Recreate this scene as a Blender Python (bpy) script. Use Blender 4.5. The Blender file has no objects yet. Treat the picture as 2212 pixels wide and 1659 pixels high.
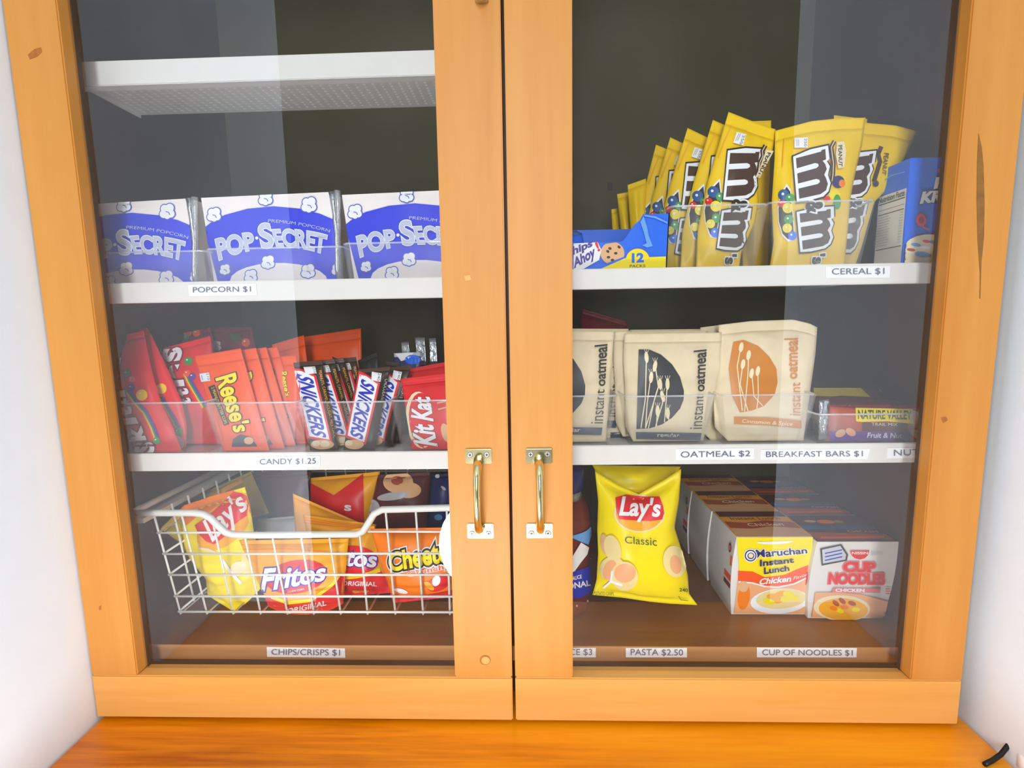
import bpy, bmesh, math, random
import numpy as np
from mathutils import Matrix, Vector
from mathutils.geometry import tessellate_polygon

S = bpy.context.scene
COL = S.collection

# ------------------------------------------------------------------ camera
F_PX, PITCH, YAW, ROLL = 1089.765, 0.12758951, -0.03174183, -0.01640175
CAM = np.array([0.01920229, -0.49941110, 0.04593636])
CX, CY = 1106.0, 829.5
_a, _b, _c = YAW, PITCH, ROLL
_x = np.array([math.cos(_a), -math.sin(_a), 0.0])
_y = np.array([math.sin(_a), math.cos(_a), 0.0])
_z = np.array([0.0, 0.0, 1.0])
FWD = math.cos(_b) * _y - math.sin(_b) * _z
_dn = -(math.sin(_b) * _y + math.cos(_b) * _z)
RGT = math.cos(_c) * _x - math.sin(_c) * _dn
DWN = math.sin(_c) * _x + math.cos(_c) * _dn
cam_d = bpy.data.cameras.new('camera')
cam_d.sensor_fit = 'HORIZONTAL'
cam_d.sensor_width = 36.0
cam_d.lens = F_PX / 2212.0 * 36.0
cam_d.clip_start = 0.02
cam = bpy.data.objects.new('camera', cam_d)
COL.objects.link(cam)
cam.matrix_world = Matrix(((RGT[0], -DWN[0], -FWD[0], CAM[0]), (RGT[1], -DWN[1], -FWD[1], CAM[1]),
                           (RGT[2], -DWN[2], -FWD[2], CAM[2]), (0, 0, 0, 1)))
S.camera = cam

# ------------------------------------------------------------------ look, world, lights
S.view_settings.view_transform = 'Standard'
S.view_settings.look = 'None'
S.view_settings.gamma = 1.0
S.view_settings.use_curve_mapping = False
S.view_settings.exposure = 0.0
S.cycles.transparent_max_bounces = 24
S.cycles.max_bounces = 8

WORLD_STRENGTH = 1.10
LAMP_STRENGTH = 27.0
CEIL_W = 4.0
FILL_W = 23.0
w = bpy.data.worlds.new('room_daylight')
S.world = w
w.use_nodes = True
w.node_tree.nodes['Background'].inputs[0].default_value = (0.78, 0.90, 1.0, 1)
w.node_tree.nodes['Background'].inputs[1].default_value = WORLD_STRENGTH


def area(name, loc, tgt, sx, sy, watts, col):
    la = bpy.data.lights.new(name, 'AREA')
    la.shape = 'RECTANGLE'
    la.size, la.size_y, la.energy, la.color = sx, sy, watts, col
    o = bpy.data.objects.new(name, la)
    COL.objects.link(o)
    o.location = loc
    o.rotation_euler = (Vector(tgt) - Vector(loc)).to_track_quat('-Z', 'Y').to_euler()


area('ceiling_light', (-0.55, -1.6, 1.98), (0, 0, -0.15), 1.2, 0.8, CEIL_W, (0.92, 0.97, 1.0))
area('front_fill', (0.0, -1.7, 0.45), (0, 0, 0.05), 0.34, 1.1, FILL_W, (0.90, 0.96, 1.0))  # added fill behind the camera, no window there; brightens doors and packs


# ------------------------------------------------------------------ pixel <-> space helpers
def U(p, Y):
    """points on the vertical plane at depth Y seen at photo positions p (N,2)"""
    p = np.atleast_2d(np.asarray(p, float))
    d = FWD[None] + ((p[:, :1] - CX) / F_PX) * RGT[None] + ((p[:, 1:2] - CY) / F_PX) * DWN[None]
    t = (np.asarray(Y, float).reshape(-1) - CAM[1]) / d[:, 1]
    return CAM[None] + d * t[:, None]


def PROJ(P):
    q = np.atleast_2d(P) - CAM
    zc = q @ FWD
    return np.stack([CX + F_PX * (q @ RGT) / zc, CY + F_PX * (q @ DWN) / zc], 1)


def drop(p, Y, z):
    """photo position of the point that stands straight below p, at depth Y and height z"""
    P = U([p], Y)[0]
    P[2] = z
    return tuple(PROJ(P)[0])


class Zm:
    def __init__(s, ox, oy, k, dx=0, dy=0):
        s.ox, s.oy, s.k, s.dx, s.dy = ox, oy, k, dx, dy

    def __call__(s, p):
        p = np.atleast_2d(np.asarray(p, float))
        return np.stack([s.ox + (p[:, 0] + s.dx) / s.k, s.oy + (p[:, 1] + s.dy) / s.k], 1)

    def sh(s, dx, dy):
        return Zm(s.ox, s.oy, s.k, s.dx + dx, s.dy + dy)


PX = Zm(0, 0, 1)
ZA = Zm(180, 380, 2.836)
ZB = Zm(200, 660, 4.367)
ZC = Zm(560, 660, 4.365)
ZD = Zm(260, 1000, 4.608)
ZE = Zm(600, 1000, 4.608)
ZF = Zm(960, 940, 6.38)
ZH = Zm(1220, 360, 6.38)
ZI = Zm(1400, 220, 3.687)
ZJ = Zm(1760, 320, 5.531)
ZK = Zm(1220, 620, 4.1475)
ZL = Zm(1500, 660, 4.096)
ZM = Zm(1220, 1000, 4.878)
ZN = Zm(1460, 1000, 3.770)


# ------------------------------------------------------------------ materials
def lin(c):
    if isinstance(c, str):
        c = [int(c[i:i + 2], 16) / 255 for i in (0, 2, 4)]
    return tuple((v / 12.92 if v <= 0.04045 else ((v + 0.055) / 1.055) ** 2.4) for v in c) + (1.0,)


MATS = {}


def mat(key, col='ffffff', rough=0.4, metal=0.0, coat=0.0, spec=0.5, vary=0.06, scale=40.0, bump=0.0):
    if key in MATS:
        return MATS[key]
    m = bpy.data.materials.new(key)
    m.use_nodes = True
    nt = m.node_tree
    b = nt.nodes['Principled BSDF']
    b.inputs['Roughness'].default_value = rough
    b.inputs['Metallic'].default_value = metal
    b.inputs['Coat Weight'].default_value = coat
    b.inputs['Coat Roughness'].default_value = 0.15
    b.inputs['Specular IOR Level'].default_value = spec
    c = lin(col)
    tc = nt.nodes.new('ShaderNodeTexCoord')
    nz = nt.nodes.new('ShaderNodeTexNoise')
    nz.inputs['Scale'].default_value = scale
    nz.inputs['Detail'].default_value = 3
    nt.links.new(tc.outputs['Object'], nz.inputs['Vector'])
    rp = nt.nodes.new('ShaderNodeValToRGB')
    rp.color_ramp.elements[0].position = 0.3
    rp.color_ramp.elements[1].position = 0.7
    rp.color_ramp.elements[0].color = tuple(v * (1 - vary) for v in c[:3]) + (1,)
    rp.color_ramp.elements[1].color = tuple(min(1, v * (1 + vary)) for v in c[:3]) + (1,)
    nt.links.new(nz.outputs['Fac'], rp.inputs['Fac'])
    nt.links.new(rp.outputs['Color'], b.inputs['Base Color'])
    if bump:
        bp = nt.nodes.new('ShaderNodeBump')
        bp.inputs['Strength'].default_value = bump
        bp.inputs['Distance'].default_value = 0.002
        nt.links.new(nz.outputs['Fac'], bp.inputs['Height'])
        nt.links.new(bp.outputs['Normal'], b.inputs['Normal'])
    MATS[key] = m
    return m


def film(key, col, rough=0.36):
    return mat(key, col, rough=rough, coat=0.06, vary=0.03, spec=0.28)


def wood(key, c1, c2, c3, axis='z', sc=9.0, stretch=0.07, rough=0.5, coat=0.03):
    m = bpy.data.materials.new(key)
    m.use_nodes = True
    nt = m.node_tree
    b = nt.nodes['Principled BSDF']
    b.inputs['Roughness'].default_value = rough
    b.inputs['Coat Weight'].default_value = coat
    b.inputs['Coat Roughness'].default_value = 0.25
    tc = nt.nodes.new('ShaderNodeTexCoord')
    mp = nt.nodes.new('ShaderNodeMapping')
    s = [1.0, 1.0, 1.0]
    s['xyz'.index(axis)] = stretch
    mp.inputs['Scale'].default_value = s
    nt.links.new(tc.outputs['Object'], mp.inputs['Vector'])
    n1 = nt.nodes.new('ShaderNodeTexNoise')
    n1.inputs['Scale'].default_value = sc
    n1.inputs['Detail'].default_value = 4
    n1.inputs['Distortion'].default_value = 0.8
    n2 = nt.nodes.new('ShaderNodeTexNoise')
    n2.inputs['Scale'].default_value = sc * 16
    n2.inputs['Detail'].default_value = 2
    for n in (n1, n2):
        nt.links.new(mp.outputs['Vector'], n.inputs['Vector'])
    mx = nt.nodes.new('ShaderNodeMix')
    mx.data_type = 'FLOAT'
    mx.inputs[0].default_value = 0.22
    nt.links.new(n1.outputs['Fac'], mx.inputs[2])
    nt.links.new(n2.outputs['Fac'], mx.inputs[3])
    rp = nt.nodes.new('ShaderNodeValToRGB')
    e = rp.color_ramp.elements
    e[0].position, e[0].color = 0.30, lin(c1)
    e[1].position, e[1].color = 0.72, lin(c3)
    k = e.new(0.5)
    k.color = lin(c2)
    nt.links.new(mx.outputs[0], rp.inputs['Fac'])
    nt.links.new(rp.outputs['Color'], b.inputs['Base Color'])
    MATS[key] = m
    return m


def clear(key, r0, haze, rough=0.03, tint=(1, 1, 1), haze_scale=30.0, gain=1.0):
    """thin clear sheet: transparent, with a mirror share that grows towards grazing angles and a little milky haze"""
    m = bpy.data.materials.new(key)
    m.use_nodes = True
    nt = m.node_tree
    nt.nodes.remove(nt.nodes['Principled BSDF'])
    out = nt.nodes['Material Output']
    tr = nt.nodes.new('ShaderNodeBsdfTransparent')
    tr.inputs[0].default_value = tuple(tint) + (1,)
    df = nt.nodes.new('ShaderNodeBsdfDiffuse')
    df.inputs[0].default_value = (0.9, 0.92, 0.95, 1)
    gl = nt.nodes.new('ShaderNodeBsdfGlossy')
    gl.inputs['Roughness'].default_value = rough
    lw = nt.nodes.new('ShaderNodeLayerWeight')
    lw.inputs['Blend'].default_value = 0.5
    pw = nt.nodes.new('ShaderNodeMath')
    pw.operation = 'POWER'
    pw.inputs[1].default_value = 4.0
    nt.links.new(lw.outputs['Facing'], pw.inputs[0])
    ma = nt.nodes.new('ShaderNodeMath')
    ma.operation = 'MULTIPLY_ADD'
    ma.inputs[1].default_value = 0.9 * gain
    ma.inputs[2].default_value = r0
    nt.links.new(pw.outputs[0], ma.inputs[0])
    tc = nt.nodes.new('ShaderNodeTexCoord')
    nz = nt.nodes.new('ShaderNodeTexNoise')
    nz.inputs['Scale'].default_value = haze_scale
    nz.inputs['Detail'].default_value = 5
    nt.links.new(tc.outputs['Object'], nz.inputs['Vector'])
    mr = nt.nodes.new('ShaderNodeMapRange')
    mr.inputs[1].default_value = 0.35
    mr.inputs[2].default_value = 0.75
    mr.inputs[3].default_value = haze * 0.6
    mr.inputs[4].default_value = haze * 1.4
    nt.links.new(nz.outputs['Fac'], mr.inputs[0])
    m1 = nt.nodes.new('ShaderNodeMixShader')
    nt.links.new(mr.outputs[0], m1.inputs[0])
    nt.links.new(tr.outputs[0], m1.inputs[1])
    nt.links.new(df.outputs[0], m1.inputs[2])
    m2 = nt.nodes.new('ShaderNodeMixShader')
    nt.links.new(ma.outputs[0], m2.inputs[0])
    nt.links.new(m1.outputs[0], m2.inputs[1])
    nt.links.new(gl.outputs[0], m2.inputs[2])
    nt.links.new(m2.outputs[0], out.inputs[0])
    MATS[key] = m
    return m


wood('maple_v', 'c07826', 'cb8634', 'd49242', 'z')
wood('maple_h', 'd48f3c', 'e09e4c', 'e9ac60', 'x')
wood('counter_wood', 'ac4c00', 'ee8c00', 'ffaa08', 'x', sc=16, stretch=0.05, rough=0.34, coat=0.12)
wood('dark_wood', '40240c', '523010', '603a16', 'z', rough=0.45, coat=0.05)
wood('board_wood', '6a3c18', '7c4a20', '8c562a', 'x', rough=0.4, coat=0.1)
wood('board_edge', 'b07a4a', 'c48c5a', 'd29c6a', 'x', rough=0.45, coat=0.05)
mat('knot', 'a8611f', vary=0.2, scale=200)
mat('crack', '8a5a1c', vary=0.2, scale=120)
mat('white_wall', 'e8f4ff', rough=0.9, vary=0.01, spec=0.2)
mat('room_wall', '6e664c', rough=0.9, vary=0.03, spec=0.2)
mat('panel_dark', '2a211b', rough=0.5)
mat('room_floor', '6c6458', rough=0.8)
mat('shelf_metal', 'e6e2dc', rough=0.42, vary=0.015)
mat('lit_hole', 'f2f2ea', rough=0.6)
mat('back_panel', '4c452b', rough=0.7, vary=0.06, scale=3)
mat('brass', 'ecdca4', rough=0.2, metal=1.0, vary=0.03)
mat('plate_brass', 'cfc39a', rough=0.22, metal=1.0, vary=0.08)
mat('steel', 'd0d0cc', rough=0.3, metal=1.0)
mat('dark', '16130f', rough=0.6)
mat('paper', 'f8f8fa', rough=0.7, vary=0.01)
mat('ink', '62647a', rough=0.7)
mat('wire', 'e9e9e2', rough=0.35, coat=0.3, vary=0.01)
clear('glass', 0.058, 0.007, rough=0.0, haze_scale=14, gain=1.0)
clear('bin_plastic', 0.03, 0.05, rough=0.06, haze_scale=18, gain=0.5)
clear('bin_rim', 0.08, 0.35, rough=0.08, gain=0.4)
clear('cello', 0.10, 0.30, rough=0.1, gain=0.6, haze_scale=90)
lm = bpy.data.materials.new('lamp_glow')
lm.use_nodes = True
_b = lm.node_tree.nodes['Principled BSDF']
_b.inputs['Emission Color'].default_value = (0.97, 0.985, 1.0, 1)
_b.inputs['Emission Strength'].default_value = LAMP_STRENGTH
MATS['lamp_glow'] = lm


# ------------------------------------------------------------------ surfaces that carry printing
def _samp(pl, t):
    pl = np.asarray(pl, float)
    seg = np.sqrt((np.diff(pl, axis=0) ** 2).sum(1))
    s = np.concatenate([[0], np.cumsum(seg)])
    s /= s[-1]
    return np.stack([np.interp(t, s, pl[:, 0]), np.interp(t, s, pl[:, 1])], 1)


def smooth(a, b, x):
    t = np.clip((x - a) / (b - a), 0, 1)
    return t * t * (3 - 2 * t)


class Patch:
    """front surface of a pack: u runs left to right, v bottom to top"""

    def __init__(s, tl, tr, br, bl, Y=None, top=None, right=None, bottom=None, left=None, bulge=0.0, seed=0, wr=0.0,
                 m=(0.06, 0.06), corners=None, flatx=0.02, pw=0.6):
        s.bulge, s.seed, s.wr, s.m, s.flatx, s.pw = bulge, seed, wr, m, flatx, pw
        s.c3 = None
        if corners is not None:
            s.c3 = [np.asarray(c, float) for c in corners]          # tl tr br bl in space
        else:
            s.T = np.array(top if top is not None else [tl, tr], float)
            s.B = np.array(bottom if bottom is not None else [bl, br], float)
            s.L = np.array(left if left is not None else [s.B[0], s.T[0]], float)
            s.R = np.array(right if right is not None else [s.B[-1], s.T[-1]], float)
            s.Y = Y if len(Y) == 4 else (Y[0], Y[0], Y[1], Y[1])     # tl tr br bl
        k = np.array([[0, 1], [1, 1], [1, 0], [0, 0]], float)
        a, b, c, d = s.base(k[:, 0], k[:, 1])
        n = np.cross(b - d, a - c)
        n /= np.linalg.norm(n)
        if n @ (CAM - (a + b + c + d) / 4) < 0:
            n = -n
        s.n = n
        s._inv = None

    def base(s, u, v):
        u = np.asarray(u, float)
        v = np.asarray(v, float)
        if s.c3 is not None:
            a, b, c, d = s.c3
            return ((1 - u) * v)[:, None] * a + (u * v)[:, None] * b + (u * (1 - v))[:, None] * c + ((1 - u) * (1 - v))[:, None] * d
        U1, V1 = u[:, None], v[:, None]
        T, B, L, R = _samp(s.T, u), _samp(s.B, u), _samp(s.L, v), _samp(s.R, v)
        p = (1 - V1) * B + V1 * T + (1 - U1) * L + U1 * R - ((1 - U1) * (1 - V1) * s.B[0] + U1 * (1 - V1) * s.B[-1]
                                                            + (1 - U1) * V1 * s.T[0] + U1 * V1 * s.T[-1])
        Y = (1 - u) * v * s.Y[0] + u * v * s.Y[1] + u * (1 - v) * s.Y[2] + (1 - u) * (1 - v) * s.Y[3]
        return U(p, Y)

    def env(s, u, v):
        uu = np.clip((u - s.flatx) / (1 - 2 * s.flatx), 0, 1)
        vv = np.clip((v - s.m[0]) / (1 - s.m[0] - s.m[1]), 0, 1)
        return (4 * uu * (1 - uu)) ** s.pw * (4 * vv * (1 - vv)) ** (s.pw * 0.8)

    def h(s, u, v, side=1):
        e = s.env(u, v)
        q = s.seed * 1.7 + (0 if side > 0 else 2.3)
        w = np.sin(8 * u + 4 * v + q) * np.sin(6 * v - 3 * u + 2 * q) + 0.35 * np.sin(13 * u - 5 * v + 2 * q) * np.sin(9 * v + 4 * u + q)
        pl = np.sin(24 * u + q) * (np.exp(-((v - s.m[0]) / 0.09) ** 2) + np.exp(-((1 - s.m[1] - v) / 0.09) ** 2)) * 0.5
        ee = np.minimum(1, e * 2.2)
        return s.bulge * e + s.wr * (w * ee + pl * np.minimum(1, e * 4 + 0.15))

    def P(s, u, v, off=0.0, side=1):
        u = np.asarray(u, float)
        v = np.asarray(v, float)
        d = s.h(u, v, side) * side + off
        return s.base(u, v) + np.asarray(d)[:, None] * s.n

    def inv(s, p):
        p = np.atleast_2d(np.asarray(p, float))
        if s._inv is None:
            g = np.meshgrid(np.linspace(0, 1, 25), np.linspace(0, 1, 29))
            gu, gv = g[0].ravel(), g[1].ravel()
            s._inv = (gu, gv, PROJ(s.P(gu, gv)))
        gu, gv, gp = s._inv
        i = ((p[:, None] - gp[None]) ** 2).sum(2).argmin(1)
        u, v = gu[i].copy(), gv[i].copy()
        for _ in range(5):
            p0 = PROJ(s.P(u, v))
            e = 1e-3
            su = np.where(u > 0.5, -e, e)
            sv = np.where(v > 0.5, -e, e)
            a = (PROJ(s.P(u + su, v)) - p0) / su[:, None]
            b = (PROJ(s.P(u, v + sv)) - p0) / sv[:, None]
            det = a[:, 0] * b[:, 1] - a[:, 1] * b[:, 0]
            det = np.where(np.abs(det) < 1e-6, 1e-6, det)
            r = p - p0
            du = (r[:, 0] * b[:, 1] - r[:, 1] * b[:, 0]) / det
            dv = (a[:, 0] * r[:, 1] - a[:, 1] * r[:, 0]) / det
            u = np.clip(u + np.clip(du, -.1, .1), 0, 1)
            v = np.clip(v + np.clip(dv, -.1, .1), 0, 1)
        return u, v


_TXT = {}


def text_mesh(txt, bold=0.0, shear=0.0, space=1.0):
    k = (txt, bold, shear, space)
    if k not in _TXT:
        cu = bpy.data.curves.new('t', 'FONT')
        cu.body = txt
        cu.size = 1.0
        cu.offset = bold
        cu.shear = shear
        cu.space_character = space
        cu.resolution_u = 5
        ob = bpy.data.objects.new('t', cu)
        COL.objects.link(ob)
        dg = bpy.context.evaluated_depsgraph_get()
        dg.update()
        me = bpy.data.meshes.new_from_object(ob.evaluated_get(dg))
        vs = np.array([(v.co.x, v.co.y) for v in me.vertices])
        fs = [tuple(p.vertices) for p in me.polygons]
        bpy.data.objects.remove(ob)
        bpy.data.curves.remove(cu)
        bpy.data.meshes.remove(me)
        _TXT[k] = (vs, fs)
    return _TXT[k]


def cut_grid(vs, fs, step):
    bm = bmesh.new()
    bv = [bm.verts.new((x, y, 0)) for x, y in vs]
    for f in fs:
        try:
            bm.faces.new([bv[i] for i in f])
        except ValueError:
            pass
    bmesh.ops.triangulate(bm, faces=[f for f in bm.faces if len(f.verts) > 4])
    lo, hi = np.min(vs, 0), np.max(vs, 0)
    for ax in (0, 1):
        n = int((hi[ax] - lo[ax]) / step)
        for i in range(1, n + 1):
            c = lo[ax] + (hi[ax] - lo[ax]) * i / (n + 1)
            co = [0, 0, 0]
            no = [0, 0, 0]
            co[ax] = c
            no[ax] = 1
            bmesh.ops.bisect_plane(bm, geom=bm.verts[:] + bm.edges[:] + bm.faces[:], plane_co=co, plane_no=no, dist=1e-4)
    bm.verts.index_update()
    V = np.array([(v.co.x, v.co.y) for v in bm.verts])
    Fs = [tuple(v.index for v in f.verts) for f in bm.faces]
    bm.free()
    return V, Fs


PACKS = {'popcorn pack', 'candy bag', 'candy wrapper', 'chocolate bar', 'wafer bar', 'chip bag', 'cereal box', 'granola bar', 'oatmeal packet', 'snack pack', 'snack bag', 'bin'}


class Item:
    def __init__(s, name):
        s.name = name
        s.parts = {}
        s.order = []
        s.layer = 0

    def add(s, verts, faces, m, part='', smooth_=False):
        if part not in s.parts:
            s.parts[part] = ([], [], [], [], [])
            s.order.append(part)
        V, Fs, Mi, Sm, Ms = s.parts[part]
        o = len(V)
        V.extend([tuple(map(float, v)) for v in verts])
        if m not in Ms:
            Ms.append(m)
        k = Ms.index(m)
        for f in faces:
            Fs.append(tuple(i + o for i in f))
            Mi.append(k)
            Sm.append(smooth_)
        return s

    # ---- solids
    def box(s, lo, hi, m, part='', bev=0.0):
        bm = bmesh.new()
        bmesh.ops.create_cube(bm, size=1)
        for v in bm.verts:
            v.co = Vector([lo[i] + (v.co[i] + .5) * (hi[i] - lo[i]) for i in range(3)])
        if bev:
            bmesh.ops.bevel(bm, geom=bm.edges[:], offset=bev, segments=2, affect='EDGES')
        return s.bm(bm, m, part)

    def bm(s, bm, m, part='', smooth_=False):
        bm.verts.index_update()
        s.add([v.co[:] for v in bm.verts], [tuple(v.index for v in f.verts) for f in bm.faces], m, part, smooth_)
        bm.free()
        return s

    def hexa(s, a, b, m, part='', inner=None):
        """solid between two quads a and b (4 points each, same winding)"""
        V = [tuple(p) for p in a] + [tuple(p) for p in b]
        Fs = [(0, 1, 2, 3), (7, 6, 5, 4)] + [(i, i + 4, (i + 1) % 4 + 4, (i + 1) % 4) for i in range(4)]
        return s.add(V, Fs, m, part)

    def tube(s, pts, r, m, part='', n=8, closed=False, flat=1.0):
        pts = [Vector(p) for p in pts]
        N = len(pts)
        V, Fs = [], []
        a = None
        for i, p in enumerate(pts):
            t = (pts[min(i + 1, N - 1)] - pts[max(i - 1, 0)]).normalized()
            if a is None:
                a = t.cross(Vector((0, 0, 1)) if abs(t.z) < .9 else Vector((0, 1, 0))).normalized()
            a = (a - t * a.dot(t)).normalized()
            b = t.cross(a).normalized()
            rr = r[i] if isinstance(r, (list, tuple)) else r
            for k in range(n):
                q = 2 * math.pi * k / n
                V.append(p + a * (rr * flat * math.cos(q)) + b * (rr * math.sin(q)))
        for i in range(N - 1):
            for k in range(n):
                Fs.append((i * n + k, i * n + (k + 1) % n, (i + 1) * n + (k + 1) % n, (i + 1) * n + k))
        Fs.append(tuple(range(n))[::-1])
        Fs.append(tuple((N - 1) * n + k for k in range(n)))
        return s.add(V, Fs, m, part, True)

    def lathe(s, c, prof, m, part='', n=32):
        V, Fs = [], []
        for r, z in prof:
            for k in range(n):
                q = 2 * math.pi * k / n
                V.append((c[0] + r * math.cos(q), c[1] + r * math.sin(q), c[2] + z))
        for i in range(len(prof) - 1):
            for k in range(n):
                Fs.append((i * n + k, i * n + (k + 1) % n, (i + 1) * n + (k + 1) % n, (i + 1) * n + k))
        Fs.append(tuple(range(n))[::-1])
        Fs.append(tuple((len(prof) - 1) * n + k for k in range(n)))
        return s.add(V, Fs, m, part, True)

    # ---- packs
    def pillow(s, pa, m, seal=None, nu=26, nv=34, back=0.7, depth=None):
        """closed bag: front and back share the rim; the strips beyond the side seams' margins become seal parts"""
        def grid(v0, v1, n, part, mm):
            us, vs = np.meshgrid(np.linspace(0, 1, nu + 1), np.linspace(v0, v1, n + 1))
            u, v = us.ravel(), vs.ravel()
            crimp = 0.0004 * np.sin(v * 260) if part else 0.0
            A = pa.P(u, v, crimp + 0.0003)
            if depth is None:
                B = pa.base(u, v) - pa.n * ((pa.h(u, v, -1) * back)[:, None] + 0.0003)
            else:
                B = A + np.array(depth)
            V = np.concatenate([A, B])
            K = len(A)
            Fs = []
            w_ = nu + 1
            for j in range(n):
                for i in range(nu):
                    a = j * w_ + i
                    q = (a, a + 1, a + w_ + 1, a + w_)
                    Fs.append(q)
                    Fs.append(tuple(x + K for x in q[::-1]))
            ring = [i for i in range(w_)] + [j * w_ + nu for j in range(1, n + 1)] + [n * w_ + i for i in range(nu - 1, -1, -1)] + [j * w_ for j in range(n - 1, 0, -1)]
            for a, b in zip(ring, ring[1:] + ring[:1]):
                Fs.append((a, a + K, b + K, b))
            s.add(V, Fs, mm, part, depth is None)
        if seal is None:
            grid(0, 1, nv, '', m)
        else:
            t = 1 - pa.m[1] * 0.8
            grid(0, t, nv, '', m)
            grid(t, 1, 6, 'top_seal', seal)
        return s

    # ---- printing (kept inside the pack's own mesh)
    def _put(s, pa, V, Fs, m, part, step):
        V, Fs = cut_grid(V, Fs, step)
        u, v = pa.inv(V)
        s.layer += 1
        s.add(pa.P(u, v, 0.0010 + 0.00007 * s.layer), Fs, m, part, True)

    def poly(s, pa, z, pts, m, part='', step=None):
        p = z(pts)
        V = np.array(p)
        Fs = [tuple(t) for t in tessellate_polygon([[Vector((q[0], q[1], 0)) for q in p]])]
        if len(V) < 3:
            return s
        s._put(pa, V, Fs, m, part, step or min(5, max(3, float(np.ptp(V, axis=0).max()) / 8)))
        return s

    def ell(s, pa, z, cx, cy, rx, ry, m, rot=0.0, a0=0.0, a1=360.0, part='', n=22):
        r = math.radians(rot)
        pts = []
        for k in range(n + (0 if a1 - a0 >= 360 else 1)):
            q = math.radians(a0 + (a1 - a0) * k / n)
            x, y = rx * math.cos(q), ry * math.sin(q)
            pts.append((cx + x * math.cos(r) - y * math.sin(r), cy + x * math.sin(r) + y * math.cos(r)))
        return s.poly(pa, z, pts, m, part)

    def line(s, pa, z, pts, wd, m, part=''):
        p = z(pts)
        wd = wd / z.k
        V, Fs = [], []
        for i in range(len(p)):
            t = p[min(i + 1, len(p) - 1)] - p[max(i - 1, 0)]
            t = t / (np.linalg.norm(t) + 1e-9)
            nn = np.array([-t[1], t[0]]) * wd / 2
            V += [p[i] + nn, p[i] - nn]
            if i:
                Fs.append((2 * i - 2, 2 * i - 1, 2 * i + 1, 2 * i))
        s._put(pa, np.array(V), Fs, m, part, 5)
        return s

    def text(s, pa, z, txt, quad, m, bold=0.0, shear=0.0, outs=(), bow=0.0, part='', space=1.0):
        """quad: start of baseline, end of baseline, top of the end, top of the start"""
        b0, _ = text_mesh(txt, bold, shear, space)
        lo, hi = b0.min(0), b0.max(0)
        q = z(quad)
        for mm, bb in tuple(outs) + ((m, bold),):
            vs, fs = text_mesh(txt, bb, shear, space)
            st = (vs - lo) / (hi - lo)
            wpx = np.linalg.norm(q[1] - q[0]) / 100
            hpx = np.linalg.norm(q[3] - q[0]) / 100
            nst, fs2 = cut_grid(st * np.array([[wpx, hpx]]) * 100, fs, 4.5)
            nst = nst / np.array([[wpx, hpx]])
            st = nst / 100
            a, t = st[:, :1], st[:, 1:]
            up = (q[3] - q[0]) * (1 - a) + (q[2] - q[1]) * a
            p = q[0] * (1 - a) + q[1] * a + up * t + up * (bow * 4 * a * (1 - a))
            u, v = pa.inv(p)
            s.layer += 1
            s.add(pa.P(u, v, 0.0010 + 0.00007 * s.layer), fs2, mm, part, True)
        return s

    # ---- into the scene
    def done(s, label=None, cat=None, group=None, kind=None, origin=None, plabels=None):
        if cat in PACKS:                                    # packs stay between the cabinet's side and its divider
            mx = np.mean([v[0] for v in s.parts[s.order[0]][0]])
            a, b = (-0.4638, -0.0125) if mx < 0 else (0.0125, 0.4638)
            for p in s.order:
                V = s.parts[p][0]
                V[:] = [(min(max(v[0], a), b), v[1], v[2]) for v in V]
        allv = np.concatenate([np.array(s.parts[p][0]) for p in s.order])
        if origin is None:
            lo, hi = allv.min(0), allv.max(0)
            origin = ((lo[0] + hi[0]) / 2, (lo[1] + hi[1]) / 2, lo[2])
        origin = np.array(origin, float)

        def mk(part, nm):
            V, Fs, Mi, Sm, Ms = s.parts[part]
            me = bpy.data.meshes.new(nm)
            me.from_pydata([tuple(np.array(v) - origin) for v in V], [], Fs)
            for k in Ms:
                me.materials.append(MATS[k])
            me.polygons.foreach_set('material_index', Mi)
            me.polygons.foreach_set('use_smooth', Sm)
            me.update()
            return bpy.data.objects.new(nm, me)
        if '' in s.parts:
            root = mk('', s.name)
        else:
            root = bpy.data.objects.new(s.name, None)
            root.empty_display_size = 0.02
        COL.objects.link(root)
        root.location = origin
        made = {'': root}
        for p in sorted([p for p in s.order if p], key=lambda q: q.count('/')):
            par, nm = ('', p) if '/' not in p else p.rsplit('/', 1)
            o = mk(p, nm.split('#')[0])
            COL.objects.link(o)
            if par not in made:
                e = bpy.data.objects.new(par.split('#')[0], None)
                e.empty_display_size = 0.02
                COL.objects.link(e)
                e.parent = root
                made[par] = e
            o.parent = made[par]
            made[p] = o
            if plabels and p in plabels:
                o['label'] = plabels[p]
        for k, v in (('label', label), ('category', cat), ('group', group), ('kind', kind)):
            if v:
                root[k] = v
        s.root = root
        return root


def copy_item(root, delta, label, rz=0.0, ry=0.0, rx=0.0, scale=1.0, group=None):
    r = root.copy()
    COL.objects.link(r)
    r.location = root.location + Vector(delta)
    r.rotation_euler = (rx, ry, rz)
    r.scale = (scale,) * 3
    r['label'] = label
    if group:
        r['group'] = group
    for ch in root.children:
        c = ch.copy()
        COL.objects.link(c)
        c.parent = r
        for g in ch.children:
            d = g.copy()
            COL.objects.link(d)
            d.parent = c
    return r


def struct(name, lo, hi, m, bev=0.0):
    it = Item(name)
    it.box(lo, hi, m, bev=bev)
    return it.done(kind='structure')


# ================================================================== THE PLACE
LIP = 0.006
ZSL, ZSR = 0.0915 - LIP, 0.0968 - LIP        # upper shelves, left and right section
ZCL, ZCR = -0.0986 - LIP, -0.0937 - LIP      # lower shelves
ZFL = -0.328                     # cabinet floor
ZCT = -0.3938                    # counter top

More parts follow.
